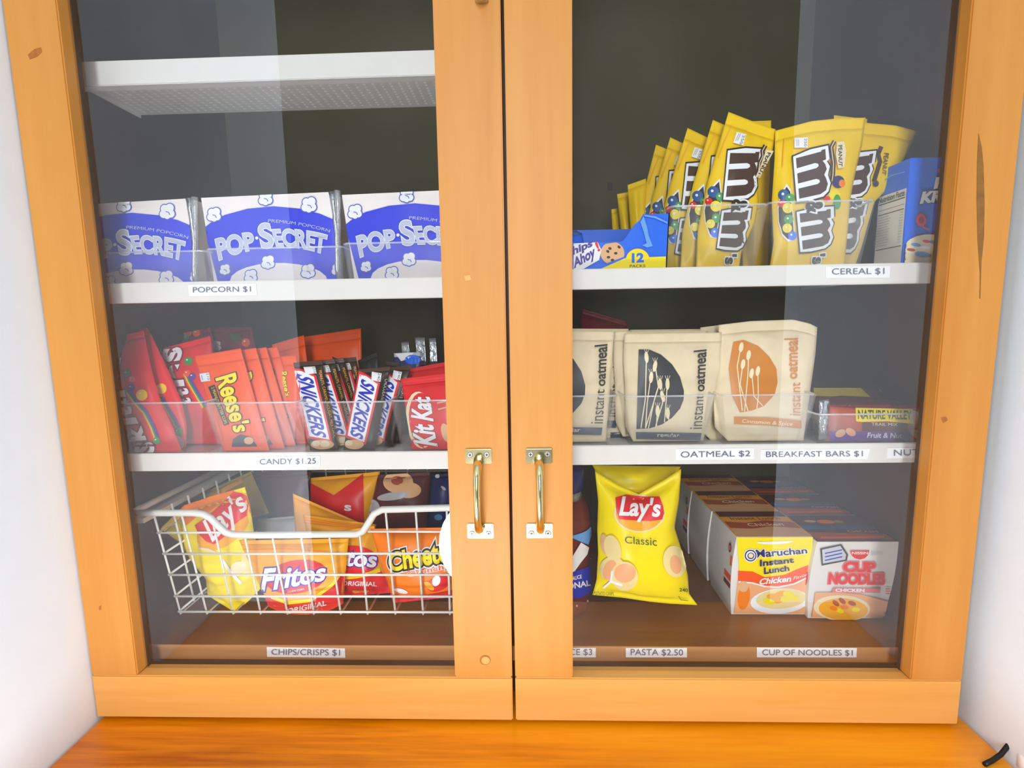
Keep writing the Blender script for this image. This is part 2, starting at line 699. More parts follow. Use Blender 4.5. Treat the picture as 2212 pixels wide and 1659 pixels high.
struct('wall_left', (-0.66, -0.54, -1.25), (-0.4695, 0.40, 1.15), 'white_wall')
struct('wall_right', (0.489, -0.42, -1.25), (0.66, 0.40, 1.15), 'white_wall')
struct('floor', (-4.5, -2.7, -1.28), (4.5, 0.40, -1.25), 'room_floor')
struct('wall_back', (-4.5, -2.75, -1.25), (4.5, -2.65, 3.2), 'room_wall')
it = Item('reflection_panel')  # unseen dark panel, added so the glass mirrors a dark centre
it.box((-0.55, -2.648, -1.25), (0.42, -2.60, 0.72), 'panel_dark', bev=0.004)
it.done(kind='structure')

it = Item('counter')
it.box((-0.469, -0.22, -0.435), (0.4885, 0.38, ZCT), 'counter_wood', bev=0.003)
it.done('glossy orange-brown wooden counter in front of the cabinet doors', 'counter')

# ---- lamp that lights the doors from below (mirrored in the glass beside the left handle)
it = Item('globe_lamp')
LX, LY, LZ = -0.086, -0.60, -0.470
prof = [(0.107 * math.sin(math.pi * k / 16), -0.107 * math.cos(math.pi * k / 16)) for k in range(1, 16)]
it.lathe((LX, LY, LZ), prof, 'lamp_glow', 'lamp_globe', 32)
it.lathe((LX, LY, -1.25), [(0.12, 0.0), (0.12, 0.012), (0.03, 0.02)], 'steel', 'base')
it.tube([(LX, LY, -1.232), (LX, LY, LZ - 0.104)], 0.012, 'steel', 'pole')
it.done('round white globe lamp on a steel pole in front of the counter', 'lamp')

# ---- cabinet
DT = 0.020
cb = Item('display_cabinet')
cb.box((-0.4685, 0.024, ZCT + 0.001), (-0.4655, 0.36, 0.66), 'dark_wood', 'side_panel#1')
cb.box((0.4665, 0.024, ZCT + 0.001), (0.4885, 0.36, 0.66), 'dark_wood', 'side_panel#2')
cb.box((-0.4655, 0.352, ZCT + 0.001), (0.4655, 0.36, 0.66), 'back_panel', 'back_panel')
for x_, z_ in ((0.155, 0.256), (0.247, 0.257)):
    cb.box((x_ - 0.004, 0.3512, z_ - 0.006), (x_ + 0.004, 0.3525, z_ + 0.006), 'dark', 'back_panel')
cb.box((-0.4655, 0.04, ZFL - 0.0185), (0.4655, 0.352, ZFL), 'board_wood', 'bottom_board')
cb.box((-0.4650, 0.0392, ZFL - 0.0182), (0.4650, 0.0402, ZFL - 0.0003), 'board_edge', 'bottom_board')
cb.box((-0.4655, 0.050, ZCT + 0.001), (0.4655, 0.066, ZFL - 0.0186), 'dark_wood', 'toe_rail')
cb.box((-0.010, 0.047, ZFL), (0.010, 0.352, 0.66), 'dark_wood', 'divider')
cb.box((-0.4655, 0.024, 0.66), (0.4655, 0.36, 0.68), 'dark_wood', 'top_panel')
cb.box((-0.4655, 0.062, -0.188), (-0.440, 0.31, -0.182), 'shelf_metal', 'basket_runner#1')
cb.box((-0.034, 0.062, -0.188), (-0.010, 0.31, -0.182), 'shelf_metal', 'basket_runner#2')
ZB_, ZRT, ZTOP = -0.3890, -0.3380, 0.64


def door(k, xo, xi, xa, xb, hx, txt):
    """xo/xi: the leaf's ends; xa/xb: its opening; hx: where the handle sits"""
    P_ = 'door#%d' % k
    lo, hi = min(xo, xi), max(xo, xi)
    a, b = min(xa, xb), max(xa, xb)
    cb.box((lo, 0, ZRT + 0.0002), (a, DT, ZTOP), 'maple_v', P_, bev=0.0012)
    cb.box((b, 0, ZRT + 0.0002), (hi, DT, ZTOP), 'maple_v', P_, bev=0.0012)
    cb.box((lo, 0, ZB_), (hi, DT, ZRT), 'maple_h', P_, bev=0.0012)
    cb.box((a, 0, ZTOP - 0.06), (b, DT, ZTOP), 'maple_h', P_, bev=0.0012)
    cb.box((a - 0.004, 0.0125, ZRT - 0.004), (b + 0.004, 0.0127, ZTOP - 0.05), 'glass', P_ + '/glass_pane')
    cb.box((a, 0.0150, ZRT), (a + 0.0012, 0.0195, ZTOP - 0.06), 'dark', P_ + '/glazing_strip#1')
    cb.box((b - 0.0006, 0.0150, ZRT), (b, 0.0195, ZTOP - 0.06), 'dark', P_ + '/glazing_strip#2')
    # wire pull with two screwed feet
    H = P_ + '/pull_handle'
    zt, zb = U([(1037, 985)], 0)[0][2], U([(1040, 1146)], 0)[0][2]
    for z0, up in ((zt, 1), (zb, -1)):
        cb.box((hx - 0.0135, -0.0022, z0 - 0.0078), (hx + 0.0135, -0.0001, z0 + 0.0078), 'plate_brass', H, bev=0.0007)
        for sx in (-1, 1):
            bm = bmesh.new()
            bmesh.ops.create_cone(bm, cap_ends=True, segments=16, radius1=0.0031, radius2=0.0022, depth=0.0012,
                                  matrix=Matrix.Translation((hx + sx * 0.0085, -0.0028, z0 + up * 0.002)) @ Matrix.Rotation(math.pi / 2, 4, 'X'))
            cb.bm(bm, 'steel', P_ + '/screw#%d%d' % (up, sx))
            for q in (0, 1):
                e = (0.0016, 0.0004) if q else (0.0004, 0.0016)
                cb.box((hx + sx * 0.0085 - e[0], -0.0036, z0 + up * 0.002 - e[1]), (hx + sx * 0.0085 + e[0], -0.0033, z0 + up * 0.002 + e[1]), 'dark', P_ + '/screw#%d%d' % (up, sx))
    pts = [(hx, -0.001, zt - 0.004), (hx, -0.012, zt - 0.006), (hx, -0.021, zt - 0.011), (hx, -0.0255, zt - 0.019), (hx, -0.027, zt - 0.029),
           (hx, -0.0275, (zt + zb) / 2), (hx, -0.027, zb + 0.029), (hx, -0.0255, zb + 0.019), (hx, -0.021, zb + 0.011), (hx, -0.012, zb + 0.006), (hx, -0.001, zb + 0.004)]
    cb.tube(pts, [0.0052, 0.0046, 0.0040, 0.0036, 0.0034, 0.0034, 0.0034, 0.0036, 0.0040, 0.0046, 0.0052], 'brass', H, n=14)


HX1, HX2 = U([(1036, 1065)], 0)[0][0], U([(1165, 1068)], 0)[0][0]
door(1, -0.4686, -0.0016, -0.4160, -0.0637, HX1, 'left')
door(2, 0.0016, 0.4714, 0.0637, 0.4180, HX2, 'right')


def on_door(k, pts, m, Y=-0.0003):
    P3 = U(pts, Y)
    it = cb
    n = len(P3)
    V = [tuple(p) for p in P3] + [(p[0], p[1] + 0.0002, p[2]) for p in P3]
    Fs = [tuple(t) for t in tessellate_polygon([[Vector((p[0], p[2], 0)) for p in P3]])]
    Fs += [tuple(i + n for i in t[::-1]) for t in Fs] + [(i, i + n, (i + 1) % n + n, (i + 1) % n) for i in range(n)]
    it.add(V, Fs, m, 'door#%d' % k)


on_door(1, [(60, 118), (74, 106), (88, 102), (90, 112), (80, 122), (64, 128)], 'knot')
on_door(1, [(214, 1310), (218, 1308), (217, 1318), (214, 1318)], 'knot')
on_door(2, [(2114, 288), (2121, 318), (2125, 360), (2127, 440), (2126, 510), (2120, 572), (2118, 645), (2116, 645), (2117, 590), (2112, 520), (2110, 430), (2111, 350)], 'crack')
for k, c in ((1, (1048, 1426)), (1, (1049, 1427))):
    r0 = 12 if c[0] == 1048 else 9
    on_door(k, [(c[0] + r0 * math.cos(q), c[1] + r0 * 0.9 * math.sin(q)) for q in np.linspace(0, 6.1, 16)], 'knot' if r0 == 12 else 'maple_h', -0.0003 if r0 == 12 else -0.0006)
on_door(1, [(1003, 596), (1015, 594), (1018, 604), (1006, 607)], 'maple_h')
on_door(2, [(2033, 902), (2044, 900), (2048, 908), (2038, 914)], 'knot')
# small hook at the top edge of the picture
hk = U([(1040, -8)], -0.004)[0]
cb.box((hk[0] - 0.006, -0.006, hk[2] - 0.004), (hk[0] + 0.006, -0.0002, hk[2] + 0.03), 'steel', 'door#1/catch', bev=0.001)
bm = bmesh.new()
bmesh.ops.create_uvsphere(bm, u_segments=14, v_segments=8, radius=0.006, matrix=Matrix.Translation((hk[0], -0.008, hk[2])))
cb.bm(bm, 'plate_brass', 'door#1/catch', True)


def tag_label(it, part, quad, txt, tq, Y, txt2=None):
    c = U(quad, Y)
    c2 = c + np.array([0, 0.0006, 0])
    it.hexa(c, c2, 'paper', part)
    pa = Patch(None, None, None, None, corners=[c[0], c[1], c[2], c[3]])
    it.layer = 0
    it.text(pa, PX, txt, tq, 'ink', bold=0.0, part=part)


BY = 0.0384
tag_label(cb, 'bottom_board/price_label#1', [(576, 1398), (745, 1401), (746, 1421), (577, 1419)], 'CHIPS/CRISPS $1', [(587, 1415), (735, 1417), (735, 1402), (587, 1401)], BY)
tag_label(cb, 'bottom_board/price_label#2', [(1186, 1400), (1287, 1400), (1287, 1420), (1186, 1420)], 'SAUCE $3', [(1192, 1416), (1279, 1416), (1279, 1401), (1192, 1401)], BY)
tag_label(cb, 'bottom_board/price_label#3', [(1352, 1400), (1484, 1400), (1484, 1420), (1352, 1420)], 'PASTA $2.50', [(1362, 1416), (1475, 1417), (1475, 1402), (1362, 1401)], BY)
tag_label(cb, 'bottom_board/price_label#4', [(1635, 1399), (1851, 1400), (1850, 1420), (1635, 1420)], 'CUP OF NOODLES $1', [(1646, 1416), (1841, 1417), (1841, 1403), (1646, 1402)], BY)
cb.done('light wood wall cabinet with two glass doors and brass pull handles', 'cabinet', origin=(0, 0.1, ZCT),
        plabels={'bottom_board/price_label#1': 'white label reading CHIPS/CRISPS $1', 'bottom_board/price_label#2': 'white label reading SAUCE $3',
                 'bottom_board/price_label#3': 'white label reading PASTA $2.50', 'bottom_board/price_label#4': 'white label reading CUP OF NOODLES $1'})


# ---- shelves
def shelf(x0, x1, zt, hgt, depth, label, labels=(), holes=False):
    it = Item('metal_shelf')
    yf, yb = 0.045, 0.045 + depth
    t = 0.0015
    it.box((x0, yf, zt - t), (x1, yb, zt), 'shelf_metal')
    it.box((x0, yf - 0.0004, zt + LIP - hgt), (x1, yf + t, zt + LIP + 0.0004), 'shelf_metal', 'front_lip', bev=0.0008)
    it.box((x0, yf + t, zt + LIP - hgt), (x1, yf + 0.012, zt + LIP - hgt + t), 'shelf_metal', 'front_lip')
    it.box((x0, yf + t, zt - 0.005), (x0 + t, yb, zt - t), 'shelf_metal', 'side_flange#1')
    it.box((x1 - t, yf + t, zt - 0.005), (x1, yb, zt - t), 'shelf_metal', 'side_flange#2')
    if holes:
        for i in range(46):
            for j in range(14):
                cx, cy_ = x0 + 0.012 + i * 0.0098, yf + 0.018 + j * 0.0068
                if cx < x1 - 0.005 and cy_ < yb - 0.004:
                    it.box((cx - 0.0014, cy_ - 0.0014, zt - t - 0.0004), (cx + 0.0014, cy_ + 0.0014, zt - t), 'lit_hole')  # pale dots: light showing through the holes, put into the colour
    pl = {}
    for i, (quad, txt, tq) in enumerate(labels):
        nm = 'price_label#%d' % i
        tag_label(it, nm, quad, txt, tq, yf - 0.0012)
        pl[nm] = 'white label reading ' + txt
    it.done(label, 'shelf', 'white metal shelves', plabels=pl, origin=((x0 + x1) / 2, yf, zt))


shelf(-0.4652, -0.0105, 0.316 - LIP, 0.0236, 0.115, 'empty white perforated metal shelf at the top, seen from below', holes=True)
shelf(-0.4652, -0.0105, ZSL, 0.0213, 0.30, 'white metal shelf carrying the blue popcorn packs',
      [(list(map(tuple, ZA([(640, 668), (1057, 660), (1065, 732), (648, 738)]))), 'POPCORN $1', list(map(tuple, ZA([(675, 720), (1030, 714), (1028, 676), (674, 682)]))))])
shelf(-0.4652, -0.0105, ZCL, 0.0203, 0.30, 'white metal shelf carrying the red and orange candy',
      [([(552, 987), (691, 985), (692, 1008), (553, 1010)], 'CANDY $1.25', [(562, 1005), (683, 1003), (683, 989), (562, 991)])])
shelf(0.0105, 0.4652, ZSR, 0.0206, 0.30, 'white metal shelf carrying the yellow candy bags and the cereal box',
      [(list(map(tuple, ZJ([(132, 1415), (902, 1408), (895, 1550), (132, 1552)]))), 'CEREAL $1', list(map(tuple, ZJ([(200, 1522), (825, 1515), (825, 1432), (200, 1438)]))))])
shelf(0.0105, 0.4652, ZCR, 0.0216, 0.30, 'white metal shelf carrying the oatmeal packets',
      [([(1459, 970), (1629, 968), (1628, 992), (1460, 994)], 'OATMEAL $2', [(1470, 990), (1620, 987), (1620, 973), (1470, 975)]),
       (list(map(tuple, ZL([(590, 1277), (1555, 1268), (1530, 1360), (583, 1366)]))), 'BREAKFAST BARS $1', list(map(tuple, ZL([(630, 1347), (1485, 1340), (1485, 1283), (630, 1290)])))),
       (list(map(tuple, ZL([(1710, 1262), (2120, 1254), (2120, 1343), (1706, 1355)]))), 'NUTS', list(map(tuple, ZL([(1760, 1328), (2030, 1323), (2030, 1268), (1760, 1274)]))))])


# ---- clear bins
def clear_bin(tl, tr, zs, label, depth=0.16, taper=0.009, Y=0.055, group='clear plastic bins'):
    it = Item('clear_bin')
    a, b = U([tl], Y)[0], U([tr], Y)[0]
    zt = (a[2] + b[2]) / 2
    x0, x1 = a[0], b[0]
    zb = zs + 0.0006
    t = 0.0012
    f = [(x0, Y, zt), (x1, Y, zt), (x1 - taper, Y + 0.006, zb), (x0 + taper, Y + 0.006, zb)]
    bk = [(x0, Y + depth, zt), (x1, Y + depth, zt), (x1 - taper, Y + depth - 0.006, zb), (x0 + taper, Y + depth - 0.006, zb)]
    V = f + bk
    Fs = [(0, 1, 2, 3), (1, 5, 6, 2), (5, 4, 7, 6), (4, 0, 3, 7), (3, 2, 6, 7)]
    inn = [(v[0] + (t if i % 4 in (0, 3) else -t), v[1] + (t if i < 4 else -t), v[2] + (t if i % 4 > 1 else 0)) for i, v in enumerate(V)]
    it.add(V + inn, Fs + [tuple(i + 8 for i in q[::-1]) for q in Fs] + [(a_, b_, b_ + 8, a_ + 8) for a_, b_ in ((0, 1), (1, 5), (5, 4), (4, 0))], 'bin_plastic')
    r = 0.0011
    it.tube([(x0, Y + depth, zt), (x0, Y + 0.004, zt), (x0 + 0.004, Y, zt), (x1 - 0.004, Y, zt), (x1, Y + 0.004, zt), (x1, Y + depth, zt)], r, 'bin_rim', 'rim', n=6)
    return it.done(label, 'bin', group)


clear_bin((172, 548), (440, 541), ZSL, 'clear plastic bin holding the popcorn pack beside the hinge stile', taper=.003)
clear_bin((443, 538), (739, 533), ZSL, 'clear plastic bin holding the middle popcorn pack', taper=.003)
clear_bin((741, 526), (1062, 520), ZSL, 'clear plastic bin holding the popcorn pack cut off by the middle stile', taper=.003)
clear_bin((252, 871), (437, 870), ZCL, 'clear plastic bin holding the red fruit candy bags')
clear_bin((441, 870), (640, 870), ZCL, 'clear plastic bin holding the orange peanut butter cup wrappers')
clear_bin((642, 869), (838, 868), ZCL, 'clear plastic bin holding the dark chocolate bars with blue letters')
clear_bin((844, 866), (1040, 864), ZCL, 'clear plastic bin holding the red wafer bar')
clear_bin((1450, 446), (1660, 440), ZSR, 'clear plastic bin holding the left bunch of yellow candy bags')
clear_bin((1664, 438), (1892, 431), ZSR, 'clear plastic bin holding the right bunch of yellow candy bags')
clear_bin((1150, 856), (1334, 856), ZCR, 'clear plastic bin holding the oatmeal packet beside the middle stile')
clear_bin((1350, 856), (1548, 855), ZCR, 'clear plastic bin holding the dark-printed oatmeal packets in the middle')
clear_bin((1560, 855), (1764, 851), ZCR, 'clear plastic bin holding the orange-printed oatmeal packet')
clear_bin((1768, 897), (1992, 892), ZCR, 'low clear plastic bin holding the fruit and nut bars')


# ================================================================== PACKS
for k_, c_ in dict(red='ee1a24', maroon='86142a', orange='ff5a10', dkorange='e84a08', yellow='ffd000', lemon='ffe400', gold='ffb020', blue='1f6cf0', navy='26306e',
                   popblue='3c46e0', popwhite='faf0ec', popgrey='c3c9df', popline='5560c8', white='f6f6f8', cream='f4e3bc', brown='4a2c20', dkbrown='2c1c16',
                   kraft='f0dfc0', kraft2='cdb996', slate='3f3f44', band='565c70', tan='eab684', spice='d68636', green='3ea046', purple='6a3aa0',
                   pink='f07a80', grey='b8b8bc', silver='c9ced6', black='1c1a1c', snblue='2430b8', sauce='6e2420', peach='f6b07c', leaf='4a5a20', chip='f3dc98',
                   purp='4a2f9a', sky='6aa8ee', redbright='e8252c', rust='b84a2a', olive='b09a20', wine='5c2228', teal='2c5a9a', hot='ff8208').items():
    film(k_, c_)
mat('kraftpaper', 'f0dcb8', rough=0.75, vary=0.05, scale=60, bump=0.25)
mat('kraftdark', 'c8b48e', rough=0.75, vary=0.05, scale=60, bump=0.25)
mat('carton', 'e9e6e0', rough=0.6, vary=0.02)
mat('foil', 'c8ccd4', rough=0.22, metal=0.9, vary=0.1, scale=120, bump=0.5)


# ---- popcorn packs
def popcorn(dx, dy, x0, x1, label, bl=None):
    z = ZA.sh(dx, dy)
    it = Item('popcorn_pack')
    tl, tr = z([(x0, 135)])[0], z([(x1, 98)])[0]
    Yt = 0.073
    b0 = z([(x0 + 75, 560)])[0]
    b1 = z([(x1 + 44, 560)])[0]
    pa = Patch(tl, tr, drop(b1, Yt, ZSL + 0.002), drop(b0, Yt, ZSL + 0.002), Y=(Yt, Yt), bulge=0.004, wr=0.0006, seed=dx % 7, m=(0.0, 0.03), flatx=0.0)
    it.pillow(pa, 'popwhite', depth=(0, 0.085, 0), nu=20, nv=24)
    it.poly(pa, z, [(742, 320), (800, 275), (870, 240), (1010, 202), (1170, 187), (1330, 202), (1450, 232), (1575, 285), (1640, 660), (830, 660)], 'popblue')
    it.ell(pa, z, 1200, 645, 300, 112, 'popwhite')
    # popped kernels
    for cx, cy, r in ((805, 240, 40), (1120, 140, 40), (1385, 180, 44), (1135, 530, 38), (1380, 585, 40), (1030, 615, 36), (872, 575, 30), (1560, 575, 34)):
        sub = [(-.5, .35, .55), (.35, -.5, .6), (.5, .3, .55), (-.35, -.4, .55), (0, .6, .45)]
        for ax, ay, rr in sub:
            it.layer = 4
            it.ell(pa, z, cx + ax * r, cy + ay * r, rr * r + 6, rr * r + 6, 'popline', n=12)
        for ax, ay, rr in sub:
            it.layer = 6
            it.ell(pa, z, cx + ax * r, cy + ay * r, rr * r, rr * r, 'white', n=12)
        it.layer = 8
        it.line(pa, z, [(cx - .2 * r, cy), (cx + .2 * r, cy + .1 * r), (cx + .4 * r, cy + .45 * r)], 5, 'popline')
    it.text(pa, z, 'PREMIUM POPCORN', [(1135, 285), (1512, 348), (1516, 330), (1138, 266)], 'popgrey', bow=0.6)
    it.text(pa, z, 'POP', [(838, 520), (1062, 452), (1040, 345), (812, 390)], 'popgrey', bold=0.03, outs=(('white', 0.055),), bow=0.05)
    it.text(pa, z, '\u00b7', [(1058, 392), (1078, 392), (1078, 372), (1058, 372)], 'white', bold=0.03)
    it.text(pa, z, 'S', [(1100, 452), (1178, 436), (1148, 285), (1070, 300)], 'popgrey', bold=0.03, outs=(('white', 0.055),))
    it.text(pa, z, 'ECRET', [(1190, 440), (1480, 484), (1500, 365), (1160, 330)], 'popgrey', bold=0.03, outs=(('white', 0.055),), bow=0.14)
    # folded clear overwrap at the end of the pack
    for i, (a, b, m) in enumerate((((x1 - 4, 100), (x1 + 40, 640), 'foil'), ((x1 + 22, 92), (x1 + 46, 640), 'cello'))):
        p0, p1 = z([a])[0], z([b])[0]
        q0, q1 = U([p0], Yt - 0.003)[0], U([p1], Yt - 0.003)[0]
        q1[2] = max(q1[2], ZSL + 0.004)
        pts = []
        for k in range(9):
            f = k / 8
            pts.append(q0 + (q1 - q0) * f + np.array([0.0012 * math.sin(5 * f + i), -0.0008 * math.sin(9 * f), 0]))
        it.tube(pts, [0.0038, 0.0032, 0.0026, 0.0031, 0.0026, 0.0029, 0.0024, 0.0026, 0.0018], m, 'wrapper_seam#%d' % i, n=7)
    return it.done(label, 'popcorn pack', 'blue and white popcorn packs')


popcorn(0, 0, 722, 1528, 'blue and white popcorn pack standing whole in the middle of its shelf')
popcorn(-866, 40, 884, 1520, 'blue and white popcorn pack, first letter hidden by the hinge-side stile')
popcorn(862, -18, 722, 1528, 'blue and white popcorn pack cut off by the wide middle stile')


# ---- fruit candy bags (red)
def rainbow(it, pa, z, pts, wd=14):
    for i, m in enumerate(('orange', 'yellow', 'green', 'teal', 'purple')):
        o = (i - 2) * wd
        it.line(pa, z, [(x + o * 0.8, y - o * 0.3) for x, y in pts], wd * 1.1, m)


def ball(it, pa, z, x, y, r, m):
    it.ell(pa, z, x, y, r, r, m, n=14)
    it.ell(pa, z, x - r * .3, y - r * .3, r * .25, r * .2, 'white', n=8)


def bagb(z, p, Y, zr):
    return drop(z([p])[0], Y, zr)


it = Item('candy_bag')
pa = Patch(ZB([(300, 272)])[0], ZB([(512, 212)])[0], bagb(ZB, (885, 1390), .085, ZCL + .002), bagb(ZB, (560, 1390), .085, ZCL + .002), Y=(.117, .085), bulge=.006, wr=.0006, seed=2,
           right=[bagb(ZB, (885, 1390), .085, ZCL + .002), ZB([(890, 1130)])[0], ZB([(840, 900)])[0], ZB([(690, 560)])[0], ZB([(560, 290)])[0], ZB([(512, 212)])[0]])
it.pillow(pa, 'red', 'red')
ball(it, pa, ZB, 655, 785, 50, 'yellow')
rainbow(it, pa, ZB, [(650, 870), (700, 960), (760, 1060), (810, 1160)], 13)
ball(it, pa, ZB, 815, 1190, 42, 'green')
it.ell(pa, ZB, 800, 1290, 80, 60, 'white', rot=40)
it.done('second red fruit candy bag, tucked behind the one with white letters beside the hinge stile', 'candy bag', 'red fruit candy bags')

it = Item('candy_bag')
pa = Patch(ZB([(140, 315)])[0], ZB([(480, 238)])[0], bagb(ZB, (845, 1390), .066, ZCL + .002), bagb(ZB, (420, 1390), .066, ZCL + .002), Y=(.098, .066), bulge=.008, wr=.0007, seed=1,
           left=[bagb(ZB, (420, 1390), .066, ZCL + .002), ZB([(290, 1120)])[0], ZB([(205, 850)])[0], ZB([(165, 560)])[0], ZB([(140, 315)])[0]],
           right=[bagb(ZB, (845, 1390), .066, ZCL + .002), ZB([(760, 1150)])[0], ZB([(640, 900)])[0], ZB([(560, 620)])[0], ZB([(480, 238)])[0]])
it.pillow(pa, 'red', 'red')
rainbow(it, pa, ZB, [(330, 800), (400, 900), (500, 1010), (570, 1150), (610, 1260)], 14)
for x, y, r, m in ((330, 640, 36, 'green'), (380, 695, 30, 'pink'), (375, 775, 36, 'purple'), (475, 845, 54, 'yellow'), (615, 1275, 34, 'green')):
    ball(it, pa, ZB, x, y, r, m)
for ch, q in (('S', [(600, 1395), (590, 1285), (420, 1290), (400, 1400)]), ('k', [(525, 1270), (470, 1130), (320, 1150), (350, 1285)]), ('i', [(450, 1115), (420, 1050), (290, 1065), (300, 1130)]),
              ('t', [(395, 1040), (380, 950), (260, 960), (275, 1050)]), ('t', [(345, 935), (335, 870), (238, 880), (245, 945)]), ('l', [(335, 862), (320, 800), (215, 808), (228, 868)]),
              ('e', [(285, 790), (280, 650), (200, 650), (212, 785)]), ('s', [(262, 635), (258, 485), (180, 490), (182, 630)])):
    it.text(pa, ZB, ch, q, 'white', bold=0.05, outs=(('maroon', 0.1),))
it.done('red fruit candy bag with white letters, leaning beside the hinge stile', 'candy bag', 'red fruit candy bags')

it = Item('candy_bag')
pa = Patch(ZB([(640, 410)])[0], ZB([(1112, 288)])[0], bagb(ZB, (1240, 1390), .105, ZCL + .002), bagb(ZB, (890, 1390), .105, ZCL + .002), Y=(.135, .105), bulge=.008, wr=.0008, seed=3)
it.pillow(pa, 'red', 'red')
rainbow(it, pa, ZB, [(880, 640), (930, 740), (1000, 860), (1060, 960)], 14)
for x, y, r, m in ((910, 525, 40, 'green'), (900, 640, 32, 'orange'), (950, 670, 34, 'purple')):
    ball(it, pa, ZB, x, y, r, m)
for ch, q in (('S', [(845, 520), (860, 390), (660, 410), (690, 540)]), ('e', [(855, 690), (850, 550), (715, 565), (740, 690)]), ('l', [(880, 760), (870, 700), (760, 710), (770, 770)]),
              ('t', [(930, 850), (905, 780), (790, 790), (810, 860)]), ('t', [(950, 930), (930, 870), (820, 880), (850, 940)])):
    it.text(pa, ZB, ch, q, 'white', bold=0.05, outs=(('maroon', 0.1),))
skit3 = it.done('red fruit candy bag leaning behind the orange peanut butter cup wrapper', 'candy bag', 'red fruit candy bags')
# back of the bin: red bags, their shade put into a maroon film
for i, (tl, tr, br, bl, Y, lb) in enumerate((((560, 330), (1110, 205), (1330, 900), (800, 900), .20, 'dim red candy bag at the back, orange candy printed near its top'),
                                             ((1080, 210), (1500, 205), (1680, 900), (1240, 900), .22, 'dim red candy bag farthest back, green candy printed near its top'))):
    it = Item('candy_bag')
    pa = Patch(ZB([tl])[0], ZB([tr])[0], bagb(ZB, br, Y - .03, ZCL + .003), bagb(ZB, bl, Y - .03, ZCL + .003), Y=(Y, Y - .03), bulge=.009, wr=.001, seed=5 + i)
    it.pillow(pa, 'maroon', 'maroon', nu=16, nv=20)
    if i == 0:
        ball(it, pa, ZB, 900, 250, 45, 'orange'); ball(it, pa, ZB, 985, 260, 36, 'orange'); ball(it, pa, ZB, 890, 300, 26, 'green')
        it.ell(pa, ZB, 620, 350, 40, 40, 'orange')
    else:
        it.ell(pa, ZB, 1350, 300, 60, 45, 'leaf'); ball(it, pa, ZB, 1450, 350, 40, 'orange'); it.text(pa, ZB, 's', [(1120, 430), (1220, 430), (1215, 335), (1120, 340)], 'white', bold=.05)
    it.done(lb, 'candy bag', 'red fruit candy bags')


# ---- peanut butter cup wrappers (orange)
def reeses(z, tl, tr, br, bl, Y, label, full=True, seed=0, left=None, right=None):
    it = Item('candy_wrapper')
    pa = Patch(z([tl])[0], z([tr])[0], bagb(z, br, Y[1], ZCL + .002), bagb(z, bl, Y[1], ZCL + .002), Y=Y, bulge=.0045, wr=.0005, seed=seed, m=(0.05, 0.13), flatx=0.06)
    it.pillow(pa, 'orange', 'orange')
    return it, pa


it, pa = reeses(ZB, (958, 478), (1397, 405), (1668, 1335), (1232, 1340), (.098, .070), '', seed=4)
it.poly(pa, ZB, [(1095, 770), (1155, 745), (1295, 1120), (1245, 1135)], 'dkbrown')
it.text(pa, ZB, '2 PEANUT BUTTER CUPS', [(1125, 775), (1250, 1120), (1275, 1110), (1150, 765)], 'yellow')
it.text(pa, ZB, "Reese's", [(1160, 690), (1345, 1215), (1500, 1165), (1355, 600)], 'lemon', bold=0.03, shear=0.2, outs=(('brown', 0.075),))
it.poly(pa, ZB, [(1015, 645), (1105, 632), (1118, 710), (1030, 722)], 'white')
it.text(pa, ZB, '210', [(1080, 640), (1092, 705), (1112, 702), (1100, 636)], 'navy')
it.line(pa, ZB, [(1035, 660), (1045, 705)], 10, 'sky')
it.poly(pa, ZB, [(1330, 1260), (1400, 1215), (1500, 1240), (1560, 1330), (1320, 1335)], 'slate')
it.ell(pa, ZB, 1480, 1275, 45, 35, 'tan')
ree = it.done('orange peanut butter cup wrapper with yellow script, frontmost of its row', 'candy wrapper', 'orange peanut butter cup wrappers')
c0 = ZB([(1397, 405)])[0]
for i, (tx, ty, ord_) in enumerate(((1545, 440, 'second'), (1642, 410, 'third'), (1745, 390, 'fourth'))):
    dy = .010 * (i + 1)
    dx = U([ZB([(tx, ty)])[0]], .098 + dy)[0][0] - U([c0], .098)[0][0]
    copy_item(ree, (dx, dy, 0), ord_ + ' orange peanut butter cup wrapper from the front, mostly its edge showing', rz=0.03 * i)
it, pa = reeses(ZC, (178, 480), (345, 470), (480, 1330), (260, 1330), (.128, .105), '', seed=8)
it.text(pa, ZC, "Reese's", [(190, 620), (255, 860), (292, 850), (265, 610)], 'lemon', bold=0.03, shear=0.2, outs=(('brown', 0.07),))
it.done('orange peanut butter cup wrapper squeezed against the dark chocolate bars, small yellow script', 'candy wrapper', 'orange peanut butter cup wrappers')
for i, (tl, tr, br, bl, Y, lb) in enumerate((((120, 370), (420, 280), (520, 900), (240, 900), .17, 'dim orange wrapper behind the front row, nearest of the two at the back'),
                                             ((390, 300), (960, 215), (960, 800), (480, 800), .21, 'dim orange wrapper lying farthest back above the dark bars'))):
    it, pa = reeses(ZC, tl, tr, br, bl, (Y, Y - .02), '', seed=10 + i)
    it.done(lb, 'candy wrapper', 'orange peanut butter cup wrappers')


# ---- dark chocolate bars
def snick(z, tl, tr, br, bl, Y, seed):
    it = Item('chocolate_bar')
    pa = Patch(z([tl])[0], z([tr])[0], bagb(z, br, Y[1], ZCL + .002), bagb(z, bl, Y[1], ZCL + .002), Y=Y, bulge=.006, wr=.0006, seed=seed, m=(0.03, 0.06))
    it.pillow(pa, 'dkbrown', 'brown')
    return it, pa


